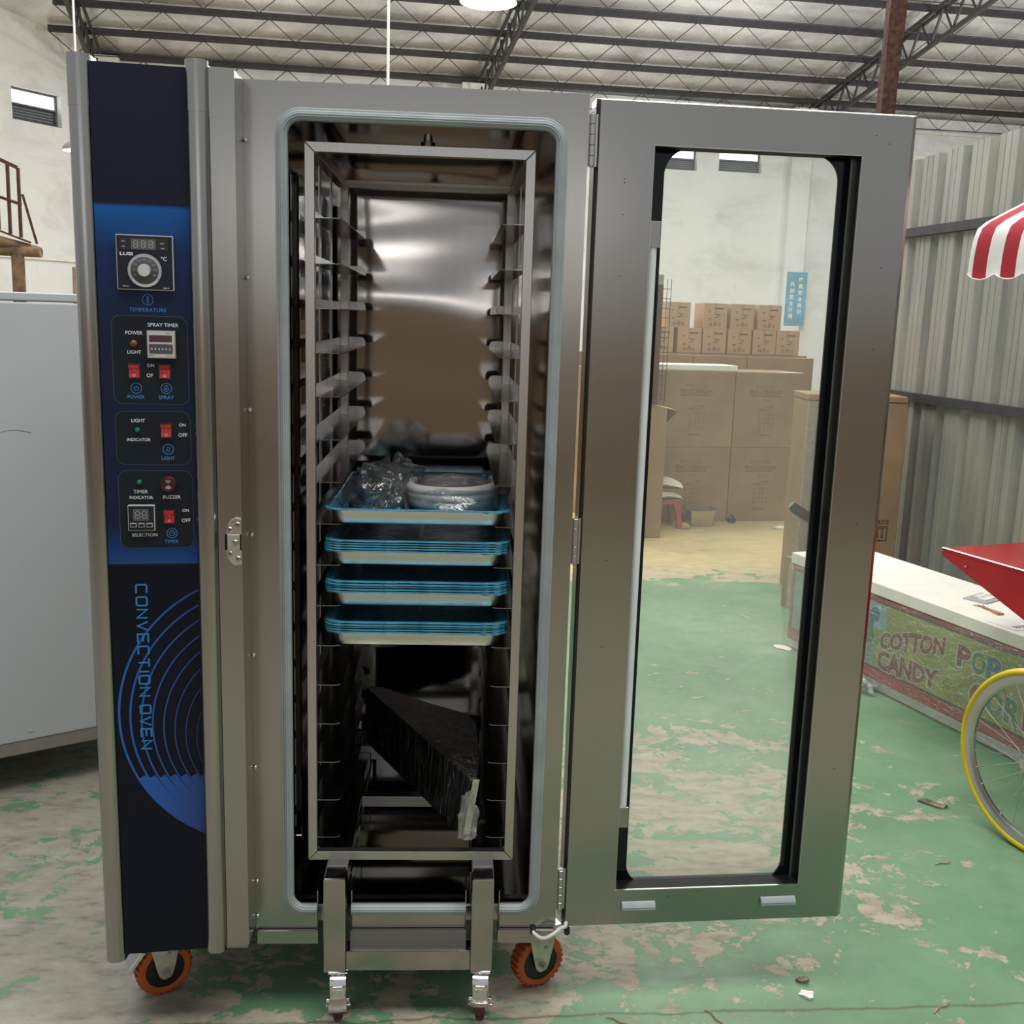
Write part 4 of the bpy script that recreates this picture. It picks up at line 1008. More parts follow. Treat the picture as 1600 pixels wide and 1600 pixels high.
def small_caster(x, y, yaw, tilt):
    X = Matrix.Translation((x, y, 0)) @ Matrix.Rotation(yaw, 4, 'Z')
    mb = MB(); mb.X = X
    mb.box(-.021, .021, -.024, .024, .1185, .1213); mb.lathe([(.014, .104), (.019, .108), (.019, .1185)], 16)
    for sx in (-1, 1): mb.prism([(-.022, .106), (.018, .106), (.010, .022), (-.008, .022)], sx*.0165-.001, sx*.0165+.001, 'x')
    mb.box(-.0175, .0175, -.022, .018, .103, .1055)
    mb.lathe([(.004, -.027), (.004, .027)], 8, (0, 0, .027), 'x'); mb.lathe([(.0065, -.026), (.0065, -.0175)], 6, (0, 0, .040), 'x'); mb.lathe([(.0065, .0175), (.0065, .024)], 6, (0, 0, .040), 'x')
    c_ = mb.build('caster', 'chrome', tro, bevel=.0006)
    mb = MB(); mb.X = X
    mb.lathe([(.010, -.0105), (.023, -.0105), (.0250, -.0085), (.0250, .0085), (.023, .0105), (.010, .0105)], 28, (0, 0, .0250), 'x'); mb.build('wheel', 'dred', c_)
    mb = MB(); mb.X = X; 
    rows = []
    pr = [(-.020, .112, .0165), (-.030, .106, .0175), (-.036, .092, .0165), (-.037, .078, .0150), (-.040, .066, .0180), (-.047, .054+tilt, .0195), (-.050, .047+tilt, .0190)]
    for yy, zz, hw in pr:
        rows.append([Vector((hw*t_, yy-.003*(1-t_*t_), zz)) for t_ in (-1, -.6, -.2, .2, .6, 1)])
    V = [p for r_ in rows for p in r_]+[p+Vector((0, .004, -.001)) for r_ in rows for p in r_]
    n, k = 6, len(rows); Fs = []
    for i in range(k-1):
        for j in range(n-1):
            a = i*n+j; Fs.append((a, a+1, a+n+1, a+n)); b_ = a+n*k; Fs.append((b_, b_+n, b_+n+1, b_+1))
    for i in range(k-1):
        Fs.append((i*n, (i+1)*n, (i+1)*n+n*k, i*n+n*k)); a = i*n+n-1; Fs.append((a, a+n*k, a+n+n*k, a+n))
    for j in range(n-1): Fs.append((j, j+n*k, j+1+n*k, j+1)); a = (k-1)*n+j; Fs.append((a, a+1, a+1+n*k, a+n*k))
    mb.add(V, Fs, True)
    for zz, yy in ((.097, -.0385), (.090, -.0395), (.083, -.0402)): mb.beam((-.010, yy, zz), (.010, yy, zz), .0022)
    mb.build('brake_pedal', 'chrome', c_)
small_caster(.1815, -.030, R(4), 0.0); small_caster(.4945, -.030, R(-5), .010)

# ------------------------------------------------------------------ sixteen aluminium trays with blue film on them
def tray():
    t = thing('baking_tray', 'x', 'tray', (0, 0, 0), local=True)
    W2, D2 = .1955, .275
    def ring(ins, z, r=.030, n=7): return [Vector((x, y, z)) for x, y in rrect(-W2+ins, W2-ins, -D2+ins, D2-ins, max(r, .004), n)]
    H = .0340
    mb = MB()
    mb.loft([ring(.034, 0, .022), ring(.0220, .0004, .026), ring(.0195, .003, .028), ring(.0112, .0310, .036), ring(.0060, .0313, .038), ring(.0010, .0313, .040), ring(0, .0320, .040), ring(0, .0332, .040), ring(.0012, H, .040),
             ring(.0095, H, .037), ring(.0119, .0325, .036), ring(.0201, .0036, .028), ring(.0222, .0010, .026), ring(.034, .0007, .022)])
    mb.build('pan', 'alu', t)
    mb = MB(); rng = random.Random(4)
    def rj(ins, z, r, jz=0):
        out = []
        P = ring(ins, z, r, 7); q = []
        for i in range(len(P)):
            a, b = P[i], P[(i+1) % len(P)]; k = max(1, int((b-a).length/.012))
            for j in range(k): q.append(a.lerp(b, j/k))
        return q
    base = rj(.0, 0, .040); nn = len(base)
    def rr(ins, z, r):
        # same point count on every ring: offset the outer ring inwards
        out = []
        for p in base:
            s_ = Vector((p.x*(1-ins/W2), p.y*(1-ins/D2), z)); out.append(s_)
        return out
    edge = [p+Vector((rng.uniform(-.0012, .0012), rng.uniform(-.0012, .0012), rng.uniform(-.0030, .0008) if abs(p.x) > .14 else rng.uniform(-.0003, .0003))) for p in rr(-.0010, .0318, 0)]
    mb.loft([edge, rr(-.0012, .0332, 0), rr(-.0004, H+.0007, 0), rr(.0092, H+.0006, 0), rr(.0126, .0322, 0), rr(.0212, .0044, 0), rr(.0235, .0020, 0), rr(.06, .0018, 0), rr(.19, .0018, 0)], caps=False)
    mb.build('blue_film', 'film', t)
    return t
tr0 = tray(); used = False
places = [(LV[8], 'lone top tray with blue film, the hose coil lying in it')]
ranks = ['topmost', 'second from the top', 'middle', 'second from the bottom', 'bottom']
for lv, nmz in ((7, 'blue filmed stack right under the hose tray'), (6, 'middle of the three blue filmed stacks'), (5, 'lowest blue filmed stack, above the black part')):
    for k in range(5): places.append((LV[lv]+(4-k)*.0054, '%s tray in the %s' % (ranks[k], nmz)))
for i, (z, lb) in enumerate(places):
    j = random.uniform(-.0012, .0012)
    loc = (.3390+j, .307+random.uniform(-.002, .002), z+.0006)
    if i == 0: tr0.location = loc; tr0['label'] = lb; tr0['group'] = 'baking trays in the trolley'
    else: dup(tr0, loc, None, lb, 'baking trays in the trolley')
# hose coil and parts in bags
TZ = LV[8]+.0026
hc = thing('hose_coil', 'coil of white hose in a clear bag on the top tray', 'hose', (.405, .27, TZ))
mb = MB(); P = []
for i in range(120):
    a = 2*PI*i/40+.6; rr_ = .092+.003*math.sin(i*.11)+.004*(i/40); zz = TZ+.0125+.0185*(i/40)*.75
    P.append((.408+rr_*math.cos(a), .275+rr_*1.15*math.sin(a), zz))
mb.tube(P, .0118, 12); mb.build('hose', 'hose', hc)
def bag(cx, cy, cz, sx, sy, sz, seed, sub=4, sharp=.35):
    bm = bmesh.new(); bmesh.ops.create_icosphere(bm, subdivisions=sub, radius=1)
    for v in bm.verts:
        n1 = noise.noise(v.co*2.1+Vector((seed, 0, 0))); n2 = noise.noise(v.co*5.5+Vector((0, seed, 0)))
        k = 1+sharp*n1+sharp*.5*abs(n2)
        p = v.co*k; z = max(-.62, p.z); v.co = Vector((cx+p.x*sx, cy+p.y*sy, cz+(z+.62)*sz))
    mb = MB(); bm.verts.ensure_lookup_table(); mb.add([v.co.copy() for v in bm.verts], [[v.index for v in f.verts] for f in bm.faces], True); bm.free(); return mb
bag(.415, .265, TZ, .118, .155, .042, 3, 4, .14).build('plastic_bag', 'bag', hc)
pb = thing('parts_bag', 'crumpled clear bag of black cables and small parts on the top tray', 'bag', (.24, .22, TZ))
bag(.243, .25, TZ, .062, .150, .060, 11, 4, .38).build('plastic_bag', 'bag', pb)
bag(.288, .30, TZ+.001, .048, .11, .060, 17, 4, .42).build('plastic_bag', 'bag', pb)
mb = MB()
for k in range(4):
    P = []
    for i in range(30):
        a = 2*PI*i/15+k; P.append((.215+.012*k+.030*math.cos(a), .17+.05*k+.028*math.sin(a), TZ+.006+.011*(k % 2)+.004*(i/15)+.012*max(0, math.sin(a*.5+k))))
    mb.tube(P, .0036, 6)
mb.tube([(.295+.012*math.sin(i*.5), .19+.004*i, TZ+.008+.032*math.sin(PI*i/19)) for i in range(20)], .006, 8)
mb.tube([(.31-.006*i*.2, .16+.006*i, TZ+.008+.030*math.sin(PI*i/15)) for i in range(16)], .005, 8)
mb.build('cables', 'cable', pb)
mb = MB(); mb.tube([(.222, .36, TZ+.010), (.226, .37, TZ+.035), (.232, .372, TZ+.050)], .011, 12); mb.build('black_plug', 'cable', pb)
mb = MB()
for k in range(6): mb.tube([(.19+.012*k, .12+.012*k, TZ+.006), (.20+.012*k, .16+.010*k, TZ+.018)], .0028, 6)
mb.build('metal_studs', 'screw', pb)
# black part in stretch film lying across the lowest runners
bp = thing('wrapped_black_part', 'black wedge shaped part in stretch film lying aslant at the trolley bottom', 'oven part', (.33, .30, LV[0]))
poly = [(.462, .046), (.4775, .052), (.487, .15), (.480, .33), (.455, .385), (.36, .455), (.235, .568), (.196, .574), (.190, .560)]
zb, zt = .3905, .5450
mb = MB(); rings = []
for z, sc_ in ((zb, .985), (zb+.006, 1.0), ((zb+zt)/2, 1.0), (zt-.004, 1.0), (zt, .985)):
    cx = sum(p[0] for p in poly)/len(poly); cy = sum(p[1] for p in poly)/len(poly)
    rings.append([Vector((cx+(p[0]-cx)*sc_-.018*max(0, (.12-p[1])/.08)*(1-(z-zb)/(zt-zb)), cy+(p[1]-cy)*sc_, z+(-.020*max(0, (.30-p[1])/.26) if z > .5 else 0))) for p in poly])
mb.loft(rings, smooth=False); mb.build('wrapped_body', 'bwrap', bp, bevel=.0015)
mb = MB(); mb.add([(.449, .0400, zb+.006), (.463, .0400, zb+.006), (.4825, .0405, .526), (.4675, .0405, .526), (.449, .045, zb+.006), (.463, .045, zb+.006), (.4825, .045, .526), (.4675, .045, .526)], [(0,1,2,3),(7,6,5,4),(0,4,5,1),(1,5,6,2),(2,6,7,3),(3,7,4,0)]); mb.build('end_plate', 'zinc', bp, bevel=.001)
bag(.458, .032, zb+.002, .020, .010, .060, 23, 4, .5).build('film_tail', 'bag', bp)
for q in ((.150, .195, .545, .575, LV[0]+.0006, LV[0]+.030), (.470, .5025, .10, .20, LV[0]+.0006, LV[0]+.012)):
    mb = MB(); mb.box(*q); mb.build('film_fold', 'bwrap', bp, bevel=.004)

# ------------------------------------------------------------------ left side of the hall
cb = thing('white_cabinet', 'large white enamelled cabinet with grey base strip on the left', 'cabinet', (-1.2, .9, 0))
A_ = Vector((-.977, 1.018, 0)); CW = Vector((math.sin(R(57.5)), math.cos(R(57.5)), 0)); CN = Vector((CW.y, -CW.x, 0))  # CN faces the aisle
def cq(u, d, z): return A_+CW*u-CN*d+Vector((0, 0, z))
def cbx(mb, u0, u1, d0, d1, z0, z1):
    mb.add([cq(u0,d0,z0),cq(u1,d0,z0),cq(u1,d1,z0),cq(u0,d1,z0),cq(u0,d0,z1),cq(u1,d0,z1),cq(u1,d1,z1),cq(u0,d1,z1)],
           [(0,3,2,1),(4,5,6,7),(0,1,5,4),(1,2,6,5),(2,3,7,6),(3,0,4,7)]); return mb
cbx(MB(), -1.0, .62, .0, 1.3, .174, 1.528).build('body', 'cab', cb, bevel=.004)
cbx(MB(), -1.0, .62, .0, 1.3, 1.532, 1.557).build('top_cover', 'cab', cb, bevel=.004)
cbx(MB(), -1.0, .62, .003, 1.3, .130, .1735).build('base_strip', 'cabt', cb, bevel=.002)
for u in (-.9, .52):
    for d in (.20, 1.2): cbx(MB(), u-.03, u+.03, d-.03, d+.03, 0, .13).build('foot', 'dark', cb)
mb = MB(); P = [cq(.055+.085*i/10, -.0006, 1.148+.008*math.sin(PI*(i/10)**.8)-.004*i/10) for i in range(11)]
mb.tube(P, .0011, 5); mb.tube([cq(.03, -.0006, 1.15), cq(.044, -.0006, 1.149)], .0008, 5); mb.tube([cq(.085, -.0006, .200), cq(.104, -.0006, .2003)], .0009, 5)
mb.build('scuff_marks', 'cabt', cb)
# log scaffold with a rusty rail by the angled wall
ls = thing('log_scaffold', 'scaffold of rough logs with rusty rail above the white cabinet', 'scaffold', (-2.85, 6.0, 0))
mb = MB(); mb.tube([(-2.835, 6.0, 0), (-2.838, 6.0, .9), (-2.836, 6.0, 1.90)], [.052, .048, .045], 10); mb.build('log_post', 'wood', ls)
mb = MB(); mb.tube([(-3.9, 6.0, 1.93), (-3.2, 6.0, 1.905), (-2.665, 6.0, 1.895)], .038, 10); mb.build('log_beam', 'wood', ls)
mb = MB(); mb.tube([(-4.2, 5.3, 2.21), (-3.3, 5.78, 2.06), (-2.72, 6.10, 1.905)], .040, 10); mb.build('log_beam', 'wood', ls)
mb = MB(); mb.tube([(-3.9, 6.0, 0), (-3.9, 6.0, 1.95)], .05, 10); mb.build('log_post', 'wood', ls)
mb = MB()
mb.beam((-3.35, 5.80, 2.74), (-2.812, 6.02, 2.495), .024); mb.beam((-3.35, 5.80, 2.42), (-2.795, 6.02, 2.235), .02)
for x, y, zt_, zb_ in ((-2.812, 6.02, 2.495, 2.00), (-2.875, 5.99, 2.53, 2.02), (-2.945, 5.965, 2.56, 2.05), (-3.05, 5.92, 2.61, 2.07), (-3.2, 5.86, 2.68, 2.1)): mb.beam((x, y, zb_), (x+.004, y, zt_), .020)
mb.beam((-3.35, 5.80, 2.20), (-2.75, 6.04, 1.965), .05, .012); mb.beam((-2.79, 6.03, 2.31), (-2.715, 6.06, 1.96), .018)
mb.build('rail', 'rust', ls)
wf = thing('timber_frame', 'pale timber frame piece behind the white cabinet, next to the oven', 'timber', (-2.06, 5.0, 0))
mb = MB(); mb.beam((-2.085, 5.0, 0), (-2.062, 5.0, 1.765), .035, .05); mb.build('upright', 'wood2', wf)
mb = MB(); mb.beam((-2.06, 5.0, 1.72), (-1.5, 5.0, 1.70), .035, .05); mb.build('crosspiece', 'wood2', wf)
mb = MB(); mb.beam((-1.5, 5.0, 0), (-1.5, 5.0, 1.73), .035, .05); mb.build('upright', 'wood2', wf)
def pendant(name, c, r, lab, rod_to, energy):
    t = thing(name, lab, 'lamp', (c[0], c[1], c[2]))
    mb = MB(); h = r*.62
    mb.lathe([(r, 0), (r*.97, h*.25), (r*.86, h*.55), (r*.6, h*.85), (r*.22, h), (r*.20, h*1.3), (.012, h*1.34)], 28, c, caps=False)
    mb.lathe([(r*.985, 0), (r*.955, h*.24), (r*.845, h*.53), (r*.59, h*.83), (r*.2, h*.97)], 28, c, caps=False); mb.build('shade', 'lampsh', t)
    mb = MB(); mb.lathe([(r*.93, .004), (r*.6, -r*.05), (.001, -r*.09)], 28, c); mb.build('diffuser', 'lampin', t)
    mb = MB(); mb.tube([(c[0], c[1], c[2]+h*1.3), (c[0], c[1], rod_to)], .012, 8); mb.build('rod', 'cord', t)
    point('pendant_glow', (c[0], c[1], c[2]-r*.3), r*.6, energy); return t
def rz(x, y): return roofz(-((Vector((x, y, 0))-OK).dot(UA)))
pendant('pendant_lamp', (-3.60, 9.65, 3.12), .17, 'dome pendant lamp by the angled wall, left of the oven', rz(-3.60, 9.65), 35)
pendant('pendant_lamp', (.613, 6.55, 3.925), .225, 'bright dome pendant lamp above the oven top, at the picture edge', rz(.613, 6.55), 60)
for (x, y, lb) in ((-.297, 8.70, 'thin white pole rising behind the middle of the oven top'),):
    t = thing('thin_pole', lb, 'pole', (x, y, 0)); mb = MB(); mb.tube([(x, y, 0), (x, y, rz(x, y)-.06)], .0135, 8); mb.build('pole_tube', 'cord', t)
    mb = MB().box(x-.06, x+.06, y-.06, y+.06, 0, .01); mb.build('pole_foot', 'cord', t)

# ------------------------------------------------------------------ cartons seen through the door glass
P0 = Vector((2.656, 5.866, 0)); BV = Vector((math.cos(R(8)), math.sin(R(8)), 0)); BN = Vector((-BV.y, BV.x, 0)); RZ = R(8)
def at(v, d, z=0): return P0+BV*v+BN*d+Vector((0, 0, z))
def fine_lines(mb, x, z, ws, y=-.0006, h=.006, gap=.011):
    for i, (o_, w_) in enumerate(ws): mb.add([(x+o_-w_/2, y, z-i*gap), (x+o_+w_/2, y, z-i*gap), (x+o_+w_/2, y, z-i*gap+h), (x+o_-w_/2, y, z-i*gap+h)], [(0, 1, 2, 3)])
    return mb
def sline(mb, pts, wd, y, ax=0):
    for a, b in zip(pts, pts[1:]):
        a = Vector((a[0], 0, a[1])); b = Vector((b[0], 0, b[1])); t = (b-a).normalized(); n_ = Vector((-t.z, 0, t.x))*wd/2
        mb.add([p+Vector((0, y, 0)) for p in (a-n_, b-n_, b+n_, a+n_)], [(0, 1, 2, 3)])
    return mb
def big_carton(lab):
    t = thing('large_carton', lab, 'carton', (0, 0, 0), RZ, 'large stacked cartons', local=True)
    W_, H_, D_ = .566, .586, .50
    mb = MB(); mb.box(0, W_, 0, D_, 0, H_-.001); mb.build('carton_box', 'card3', t, bevel=.004)
    cx = W_*.5
    mb = MB(); text_into(mb, 'PENGGORENGAN', (cx-.03, -.0008, H_*.735), (1, 0, 0), (0, 0, 1), .262, .036, .003); mb.build('lettering', 'ink', t)
    mb = MB(); text_into(mb, 'MESIN', (cx-.03, -.0008, H_*.805), (1, 0, 0), (0, 0, 1), .165, .030, 0); fine_lines(mb, cx-.03, H_*.675, [(0, .25)], -.0008, .012)
    mb.build('faint_lettering', 'inkf', t)
    mb = MB(); text_into(mb, 'GAS LPG', (cx-.02, -.0008, H_*.625), (1, 0, 0), (0, 0, 1), .062, .016, .006)
    sline(mb, [(cx-.09, H_*.50), (cx+.005, H_*.545), (cx+.045, H_*.55), (cx-.005, H_*.495), (cx-.09, H_*.50)], .006, -.0008)
    for k, (a, b) in enumerate(((-.075, -.02), (.0, .045))):
        for q in range(4): sline(mb, [(cx+a-.01, H_*(.44-.06*q)), (cx+b-.01, H_*(.44-.06*q)+.004)], .004, -.0008)
        sline(mb, [(cx+a, H_*.47), (cx+a+.008, H_*.22)], .004, -.0008); sline(mb, [(cx+b, H_*.48), (cx+b-.006, H_*.23)], .004, -.0008)
    fine_lines(mb, cx-.02, H_*.16, [(0, .10)], -.0008, .009); mb.build('drawing', 'inkf', t)
    return t
bc = None
for ci, v in enumerate((-1.222, -.652, -.080)):
    for ri in range(2):
        lb = ('upper' if ri else 'lower')+' large brown carton '+('at the left, mostly hidden by the door frame', 'in the middle, behind the steel pan' if not ri else 'in the middle, under the foam sheet', 'in the right column of the stack')[ci]
        loc = at(v, 0, .587*ri)
        if bc is None: bc = big_carton(lb); bc.location = loc
        else: dup(bc, loc, None, lb)
# second row behind, with flat cartons over it
def plain_carton(name, lab, v, d, z, W_, D_, H_, mat='card', grp=None, tape=True):
    t = thing(name, lab, 'carton', at(v, d, z), RZ, grp, local=True)
    mb = MB(); mb.box(0, W_, 0, D_, 0, H_-.001); mb.build('carton_box', mat, t, bevel=.003)
    if tape:
        mb = MB(); mb.add([(W_*.5-.025, .0, H_-.0004), (W_*.5+.025, .0, H_-.0004), (W_*.5+.025, D_, H_-.0004), (W_*.5-.025, D_, H_-.0004)], [(0, 1, 2, 3)]); mb.build('tape', 'tape', t)
    return t
for i, (v, W_) in enumerate(((-1.2, .60), (-.590, .345), (-.240, .465), (.230, .585))):
    plain_carton('flat_carton', 'long flat carton behind the large cartons, '+('first from the left', 'second from the left', 'third from the left', 'last on the right')[i], v, .515, 0, W_, .16, 1.283-.004*i, 'card', 'flat cartons behind the large cartons')
fs = thing('foam_sheet', 'white foam sheet lying on the middle large cartons', 'foam sheet', at(-.80, .02, 1.174), RZ, local=True)
mb = MB(); mb.box(0, .735, 0, .30, 0, .042); mb.build('sheet', 'foam', fs, bevel=.003)
def small_carton(lab):
    t = thing('small_carton', lab, 'carton', (0, 0, 0), RZ, 'small cartons on top of the stack', local=True)
    mb = MB(); mb.box(0, .206, 0, .22, 0, .2045); mb.build('carton_box', 'card2', t, bevel=.003)
    mb = MB(); mb.add([(.088, -.0005, .115), (.114, -.0005, .115), (.114, -.0005, .2035), (.088, -.0005, .2035)], [(0, 1, 2, 3)]); mb.add([(.088, 0, .2049), (.114, 0, .2049), (.114, .22, .2049), (.088, .22, .2049)], [(0, 1, 2, 3)]); mb.build('tape', 'tape', t)
    mb = MB(); fine_lines(mb, .135, .158, [(0, .075)], -.0008, .010)
    fine_lines(mb, .05, .138, [(0, .022), (-.004, .014)], -.0008, .005); fine_lines(mb, .12, .112, [(0, .05), (.005, .03), (-.01, .036)], -.0008, .005, .013)
    fine_lines(mb, .055, .075, [(0, .03), (.0, .02)], -.0008, .005)
    for k in range(3): sline(mb, [(.055+.038*k, .022), (.075+.038*k, .022), (.075+.038*k, .040), (.055+.038*k, .040), (.055+.038*k, .022)], .004, -.0008)
    fine_lines(mb, .104, .050, [(0, .018), (0, .026)], -.0008, .006, .014); mb.build('printing', 'ink', t)
    return t
sp = None
nth = ['leftmost', 'second from the left', 'third from the left', 'fourth from the left', 'fifth from the left', 'rightmost']
setorg()
# the two rows stand on flat cartons of their own, behind
base_c = plain_carton('pallet_carton', 'tall plain carton under the two rows of small cartons', -.60, .69, 0, 1.44, .28, 1.286, 'card', None, False)
for i, v in enumerate((-.56, -.318, -.100, .123, .345, .557)):
    lb = 'small printed carton, %s in the lower row of the top boxes' % nth[i]
    if sp is None: sp = small_carton(lb); sp.location = at(v, .70, 1.287)
    else: dup(sp, at(v, .70, 1.287), None, lb)
nth2 = ['first from the left', 'second from the left', 'third from the left', 'right-hand, nearest the banner']
for i, v in enumerate((-.104, .135, .378)):
    dup(sp, at(v, .70, 1.493), None, 'small printed carton, %s in the upper row of the top boxes' % ['first facing', 'second facing', 'third facing'][i])
lo = at(.45, .965, 1.287)
dup(sp, at(-.415, .72, 1.493), RZ+R(3), 'small carton with taped blank side, left end of the upper row')
st = thing('stepped_carton', 'pale carton peeping out behind the last upper small carton, by the banner', 'carton', at(.50, .975, 0), RZ, local=True)
mb = MB(); mb.box(0, .19, 0, .2, 0, 1.69); mb.build('carton_box', 'card2', st, bevel=.003)
mb = MB(); fine_lines(mb, .16, 1.63, [(0, .03), (0, .02), (0, .03)], -.0008, .006, .02); mb.build('printing', 'inkb', st)
# banner on the pilaster
bn = thing('safety_banner', 'blue vertical safety banner with white characters on the pilaster', 'banner', tuple(hall(1.54, .165, 1.55)), RZ, local=True)
mb = MB(); mb.box(-.19, .19, -.012, 0, 0, .93); mb.build('banner_sheet', 'banner', bn)
mb = MB()
for i, chx in enumerate('共创安全环境'): text_into(mb, chx, (-.085, -.0135, .72-i*.112), (1, 0, 0), (0, 0, 1), .085, None, .02)
for i, chx in enumerate('提高安全意识'): text_into(mb, chx, (.075, -.0135, .80-i*.112), (1, 0, 0), (0, 0, 1), .085, None, .02)
mb.build('lettering', 'foam', bn)
mb = MB(); pts = [(.0+.035*math.cos(R(a)), -.0135, .045*math.sin(R(a))) for a in range(0, 360, 20)]; mb.add([(-.115+p[0], p[1], .86+p[2]*.7) for p in pts], [tuple(range(len(pts)))])
mb.add([(-.19, -.0135, .02), (.19, -.0135, .07), (.19, -.0135, .10), (0, -.0135, .04), (-.19, -.0135, .05)], [(0, 1, 2, 3, 4)]); mb.build('emblem', 'signcy', bn)
# open carton on the left in front of the stack
oc = thing('open_carton', 'tall tan carton with open flap, left behind the door glass', 'carton', (1.57, 5.12, 0), RZ, local=True)
mb = MB(); W_ = .345; H_ = .935
mb.box(0, W_, 0, .004, 0, H_); mb.box(0, W_, .286, .29, 0, H_); mb.box(0, .004, .004, .286, 0, H_); mb.box(W_-.004, W_, .004, .286, 0, H_); mb.box(0, W_, 0, .29, 0, .004); mb.build('carton_box', 'card', oc)
mb = MB(); mb.add([(W_, .0, H_), (W_, .28, H_), (W_+.095, .26, H_-.015), (W_+.085, .02, H_-.02)], [(0, 1, 2, 3)]); mb.add([(W_, .0, H_-.002), (W_, .28, H_-.002), (W_+.03, .26, H_-.20), (W_+.088, .02, H_-.02)], [(3, 2, 1, 0)])
mb.build('flap', 'card2', oc)
# wire rack post behind it
wr = thing('wire_rack', 'brown steel rack post with wire grid rising behind the open carton', 'rack', (1.72, 5.62, 0))
mb = MB(); mb.box(1.868, 1.922, 5.60, 5.64, 0, 1.80); mb.build('post', 'rust', wr)
mb = MB(); mb.box(1.45, 1.49, 5.60, 5.64, 0, 1.80); mb.build('post', 'rust', wr)
mb = MB(); mb.box(1.869, 1.921, 5.5985, 5.60, 1.80, 1.87); mb.build('top_plate', 'cabt', wr)
mb = MB()
for i in range(12): mb.tube([(1.922, 5.63, 1.0+.07*i), (1.985, 5.63, 1.0+.07*i)], .0025, 4)
for x in (1.955, 1.985): mb.tube([(x, 5.63, .95), (x, 5.63, 1.84)], .0025, 4)
mb.build('wire_grid', 'ptrus', wr)
mb = MB(); mb.box(1.45, 1.92, 5.605, 5.635, .88, .92); mb.build('cross_beam', 'rust', wr)
# stool, sacks, pan, small things by the cartons
so = thing('plastic_stool', 'small red plastic stool beside the steel pan', 'stool', (2.02, 5.60, 0), R(8))
ORG = Vector((0, 0, 0))
mb = MB()
mb.loft([[Vector((x, y, z)) for x, y in rrect(-r_, r_, -r_, r_, .02, 4)] for r_, z in ((.085, .185), (.085, .198), (.080, .203))], smooth=False); mb.build('seat', 'stool', so)
for sx in (-1, 1):
    for sy in (-1, 1):
        mb = MB(); mb.loft([[Vector((sx*r_+dx, sy*r_+dy, z)) for dx, dy in ((-w_, -w_), (w_, -w_), (w_, w_), (-w_, w_))] for r_, z, w_ in ((.091, 0, .015), (.082, .10, .018), (.068, .186, .024))], smooth=False); mb.build('leg', 'stool', so)
for k, (z, sx, lab, rot) in enumerate(((.204, 1.0, 'lower white sack on the red stool', 10), (.292, 1.05, 'upper white sack on the red stool', -12))):
    t = thing('white_sack', lab, 'sack', (2.025, 5.60, z), R(rot), 'white sacks on the stool', local=True)
    mb = MB()
    def fs_(u, v, top):
        x = (u-.5)*.24*sx; y = (v-.5)*.15; e = (1-(2*u-1)**2)*(1-(2*v-1)**2)
        return Vector((x+.012*noise.noise(Vector((u*4, v*4, k))), y, (.042 if top else 0)+(.05*e**.6 if top else .002)+(-.02*abs(2*u-1)+.0 if top else 0.02*abs(2*u-1)**2)+.006*noise.noise(Vector((u*6, v*6, 3+k)))*e))
    mb.grid(lambda u, v: fs_(u, v, True), 14, 10); mb.grid(lambda u, v: fs_(u, v, False), 14, 10)
    mb.build('sack_cloth', 'sack', t)
sp_ = thing('steel_food_pan', 'deep steel food pan on the floor in front of the cartons', 'pan', (2.315, 5.66, 0), R(8), local=True)
mb = MB(); rg = lambda w_, d_, z, r_=.02: [Vector((x, y, z)) for x, y in rrect(-w_, w_, -d_, d_, r_, 5)]
mb.loft([rg(.082, .045, 0), rg(.090, .052, .003), rg(.106, .070, .128), rg(.106, .070, .130), rg(.124, .088, .131), rg(.125, .089, .128), rg(.124, .088, .134), rg(.105, .069, .133), rg(.088, .050, .006), rg(.08, .044, .005)]); mb.build('pan_body', 'steelpan', sp_)
for nme, lab, cat, c, s_, mt in (('tape_bundle', 'small black bundle at the foot of the large cartons', 'bundle', (2.60, 5.80), (.035, .03, .05), 'black'), ('paper_scrap', 'white scrap on the floor before the right carton column', 'scrap', (2.93, 5.60), (.055, .03, .018), 'paper'), ('card_block', 'small cardboard block between red stool and steel pan', 'block', (2.17, 5.52), (.036, .03, .042), 'card2')):
    t = thing(nme, lab, cat, (*c, 0)); mb = bag(c[0], c[1], 0, s_[0], s_[1], s_[2]/1.4, sum(c), 2, .3); mb.build('piece', mt, t)

# ------------------------------------------------------------------ right: cartons, wrapped cart, vending cart
tc = thing('upright_carton', 'tall brown carton standing upside down by the metal fence', 'carton', (2.380, 3.600, 0), R(-3.4), local=True)
mb = MB(); mb.box(0, .553, 0, .32, 0, 1.125); mb.build('carton_box', 'card', tc, bevel=.006)
mb = MB(); mb.box(-.004, .548, -.004, .324, 1.127, 1.162); mb.build('carton_lid', 'card', tc, bevel=.005)
mb = MB(); ux, uz = (-1, 0, 0), (0, 0, -1)
text_into(mb, 'SIZE:205', (.445, -.0016, .452), ux, uz, .125, .026, .006)
for k in range(2):
    x = .462-.098*k; s_ = .040
    sline(mb, [(x-s_, .385-s_), (x+s_, .385-s_), (x+s_, .385+s_), (x-s_, .385+s_), (x-s_, .385-s_)], .0045, -.0012)
    if k == 0:
        for dx in (-.014, .014):
            sline(mb, [(x+dx, .41), (x+dx, .362)], .006, -.0012); mb.add([(x+dx-.008, -.0013, .372), (x+dx+.008, -.0013, .372), (x+dx, -.0013, .354)], [(0, 1, 2)])
        sline(mb, [(x-.026, .416), (x+.026, .416)], .004, -.0012)
    else:
        mb.add([(x-.014, -.0013, .39), (x+.014, -.0013, .39), (x+.010, -.0013, .362), (x-.010, -.0013, .362)], [(0, 1, 2, 3)]); sline(mb, [(x, .39), (x, .41)], .005, -.0012); sline(mb, [(x-.014, .412), (x+.014, .412)], .005, -.0012)
mb.build('printing', 'inkb', tc)
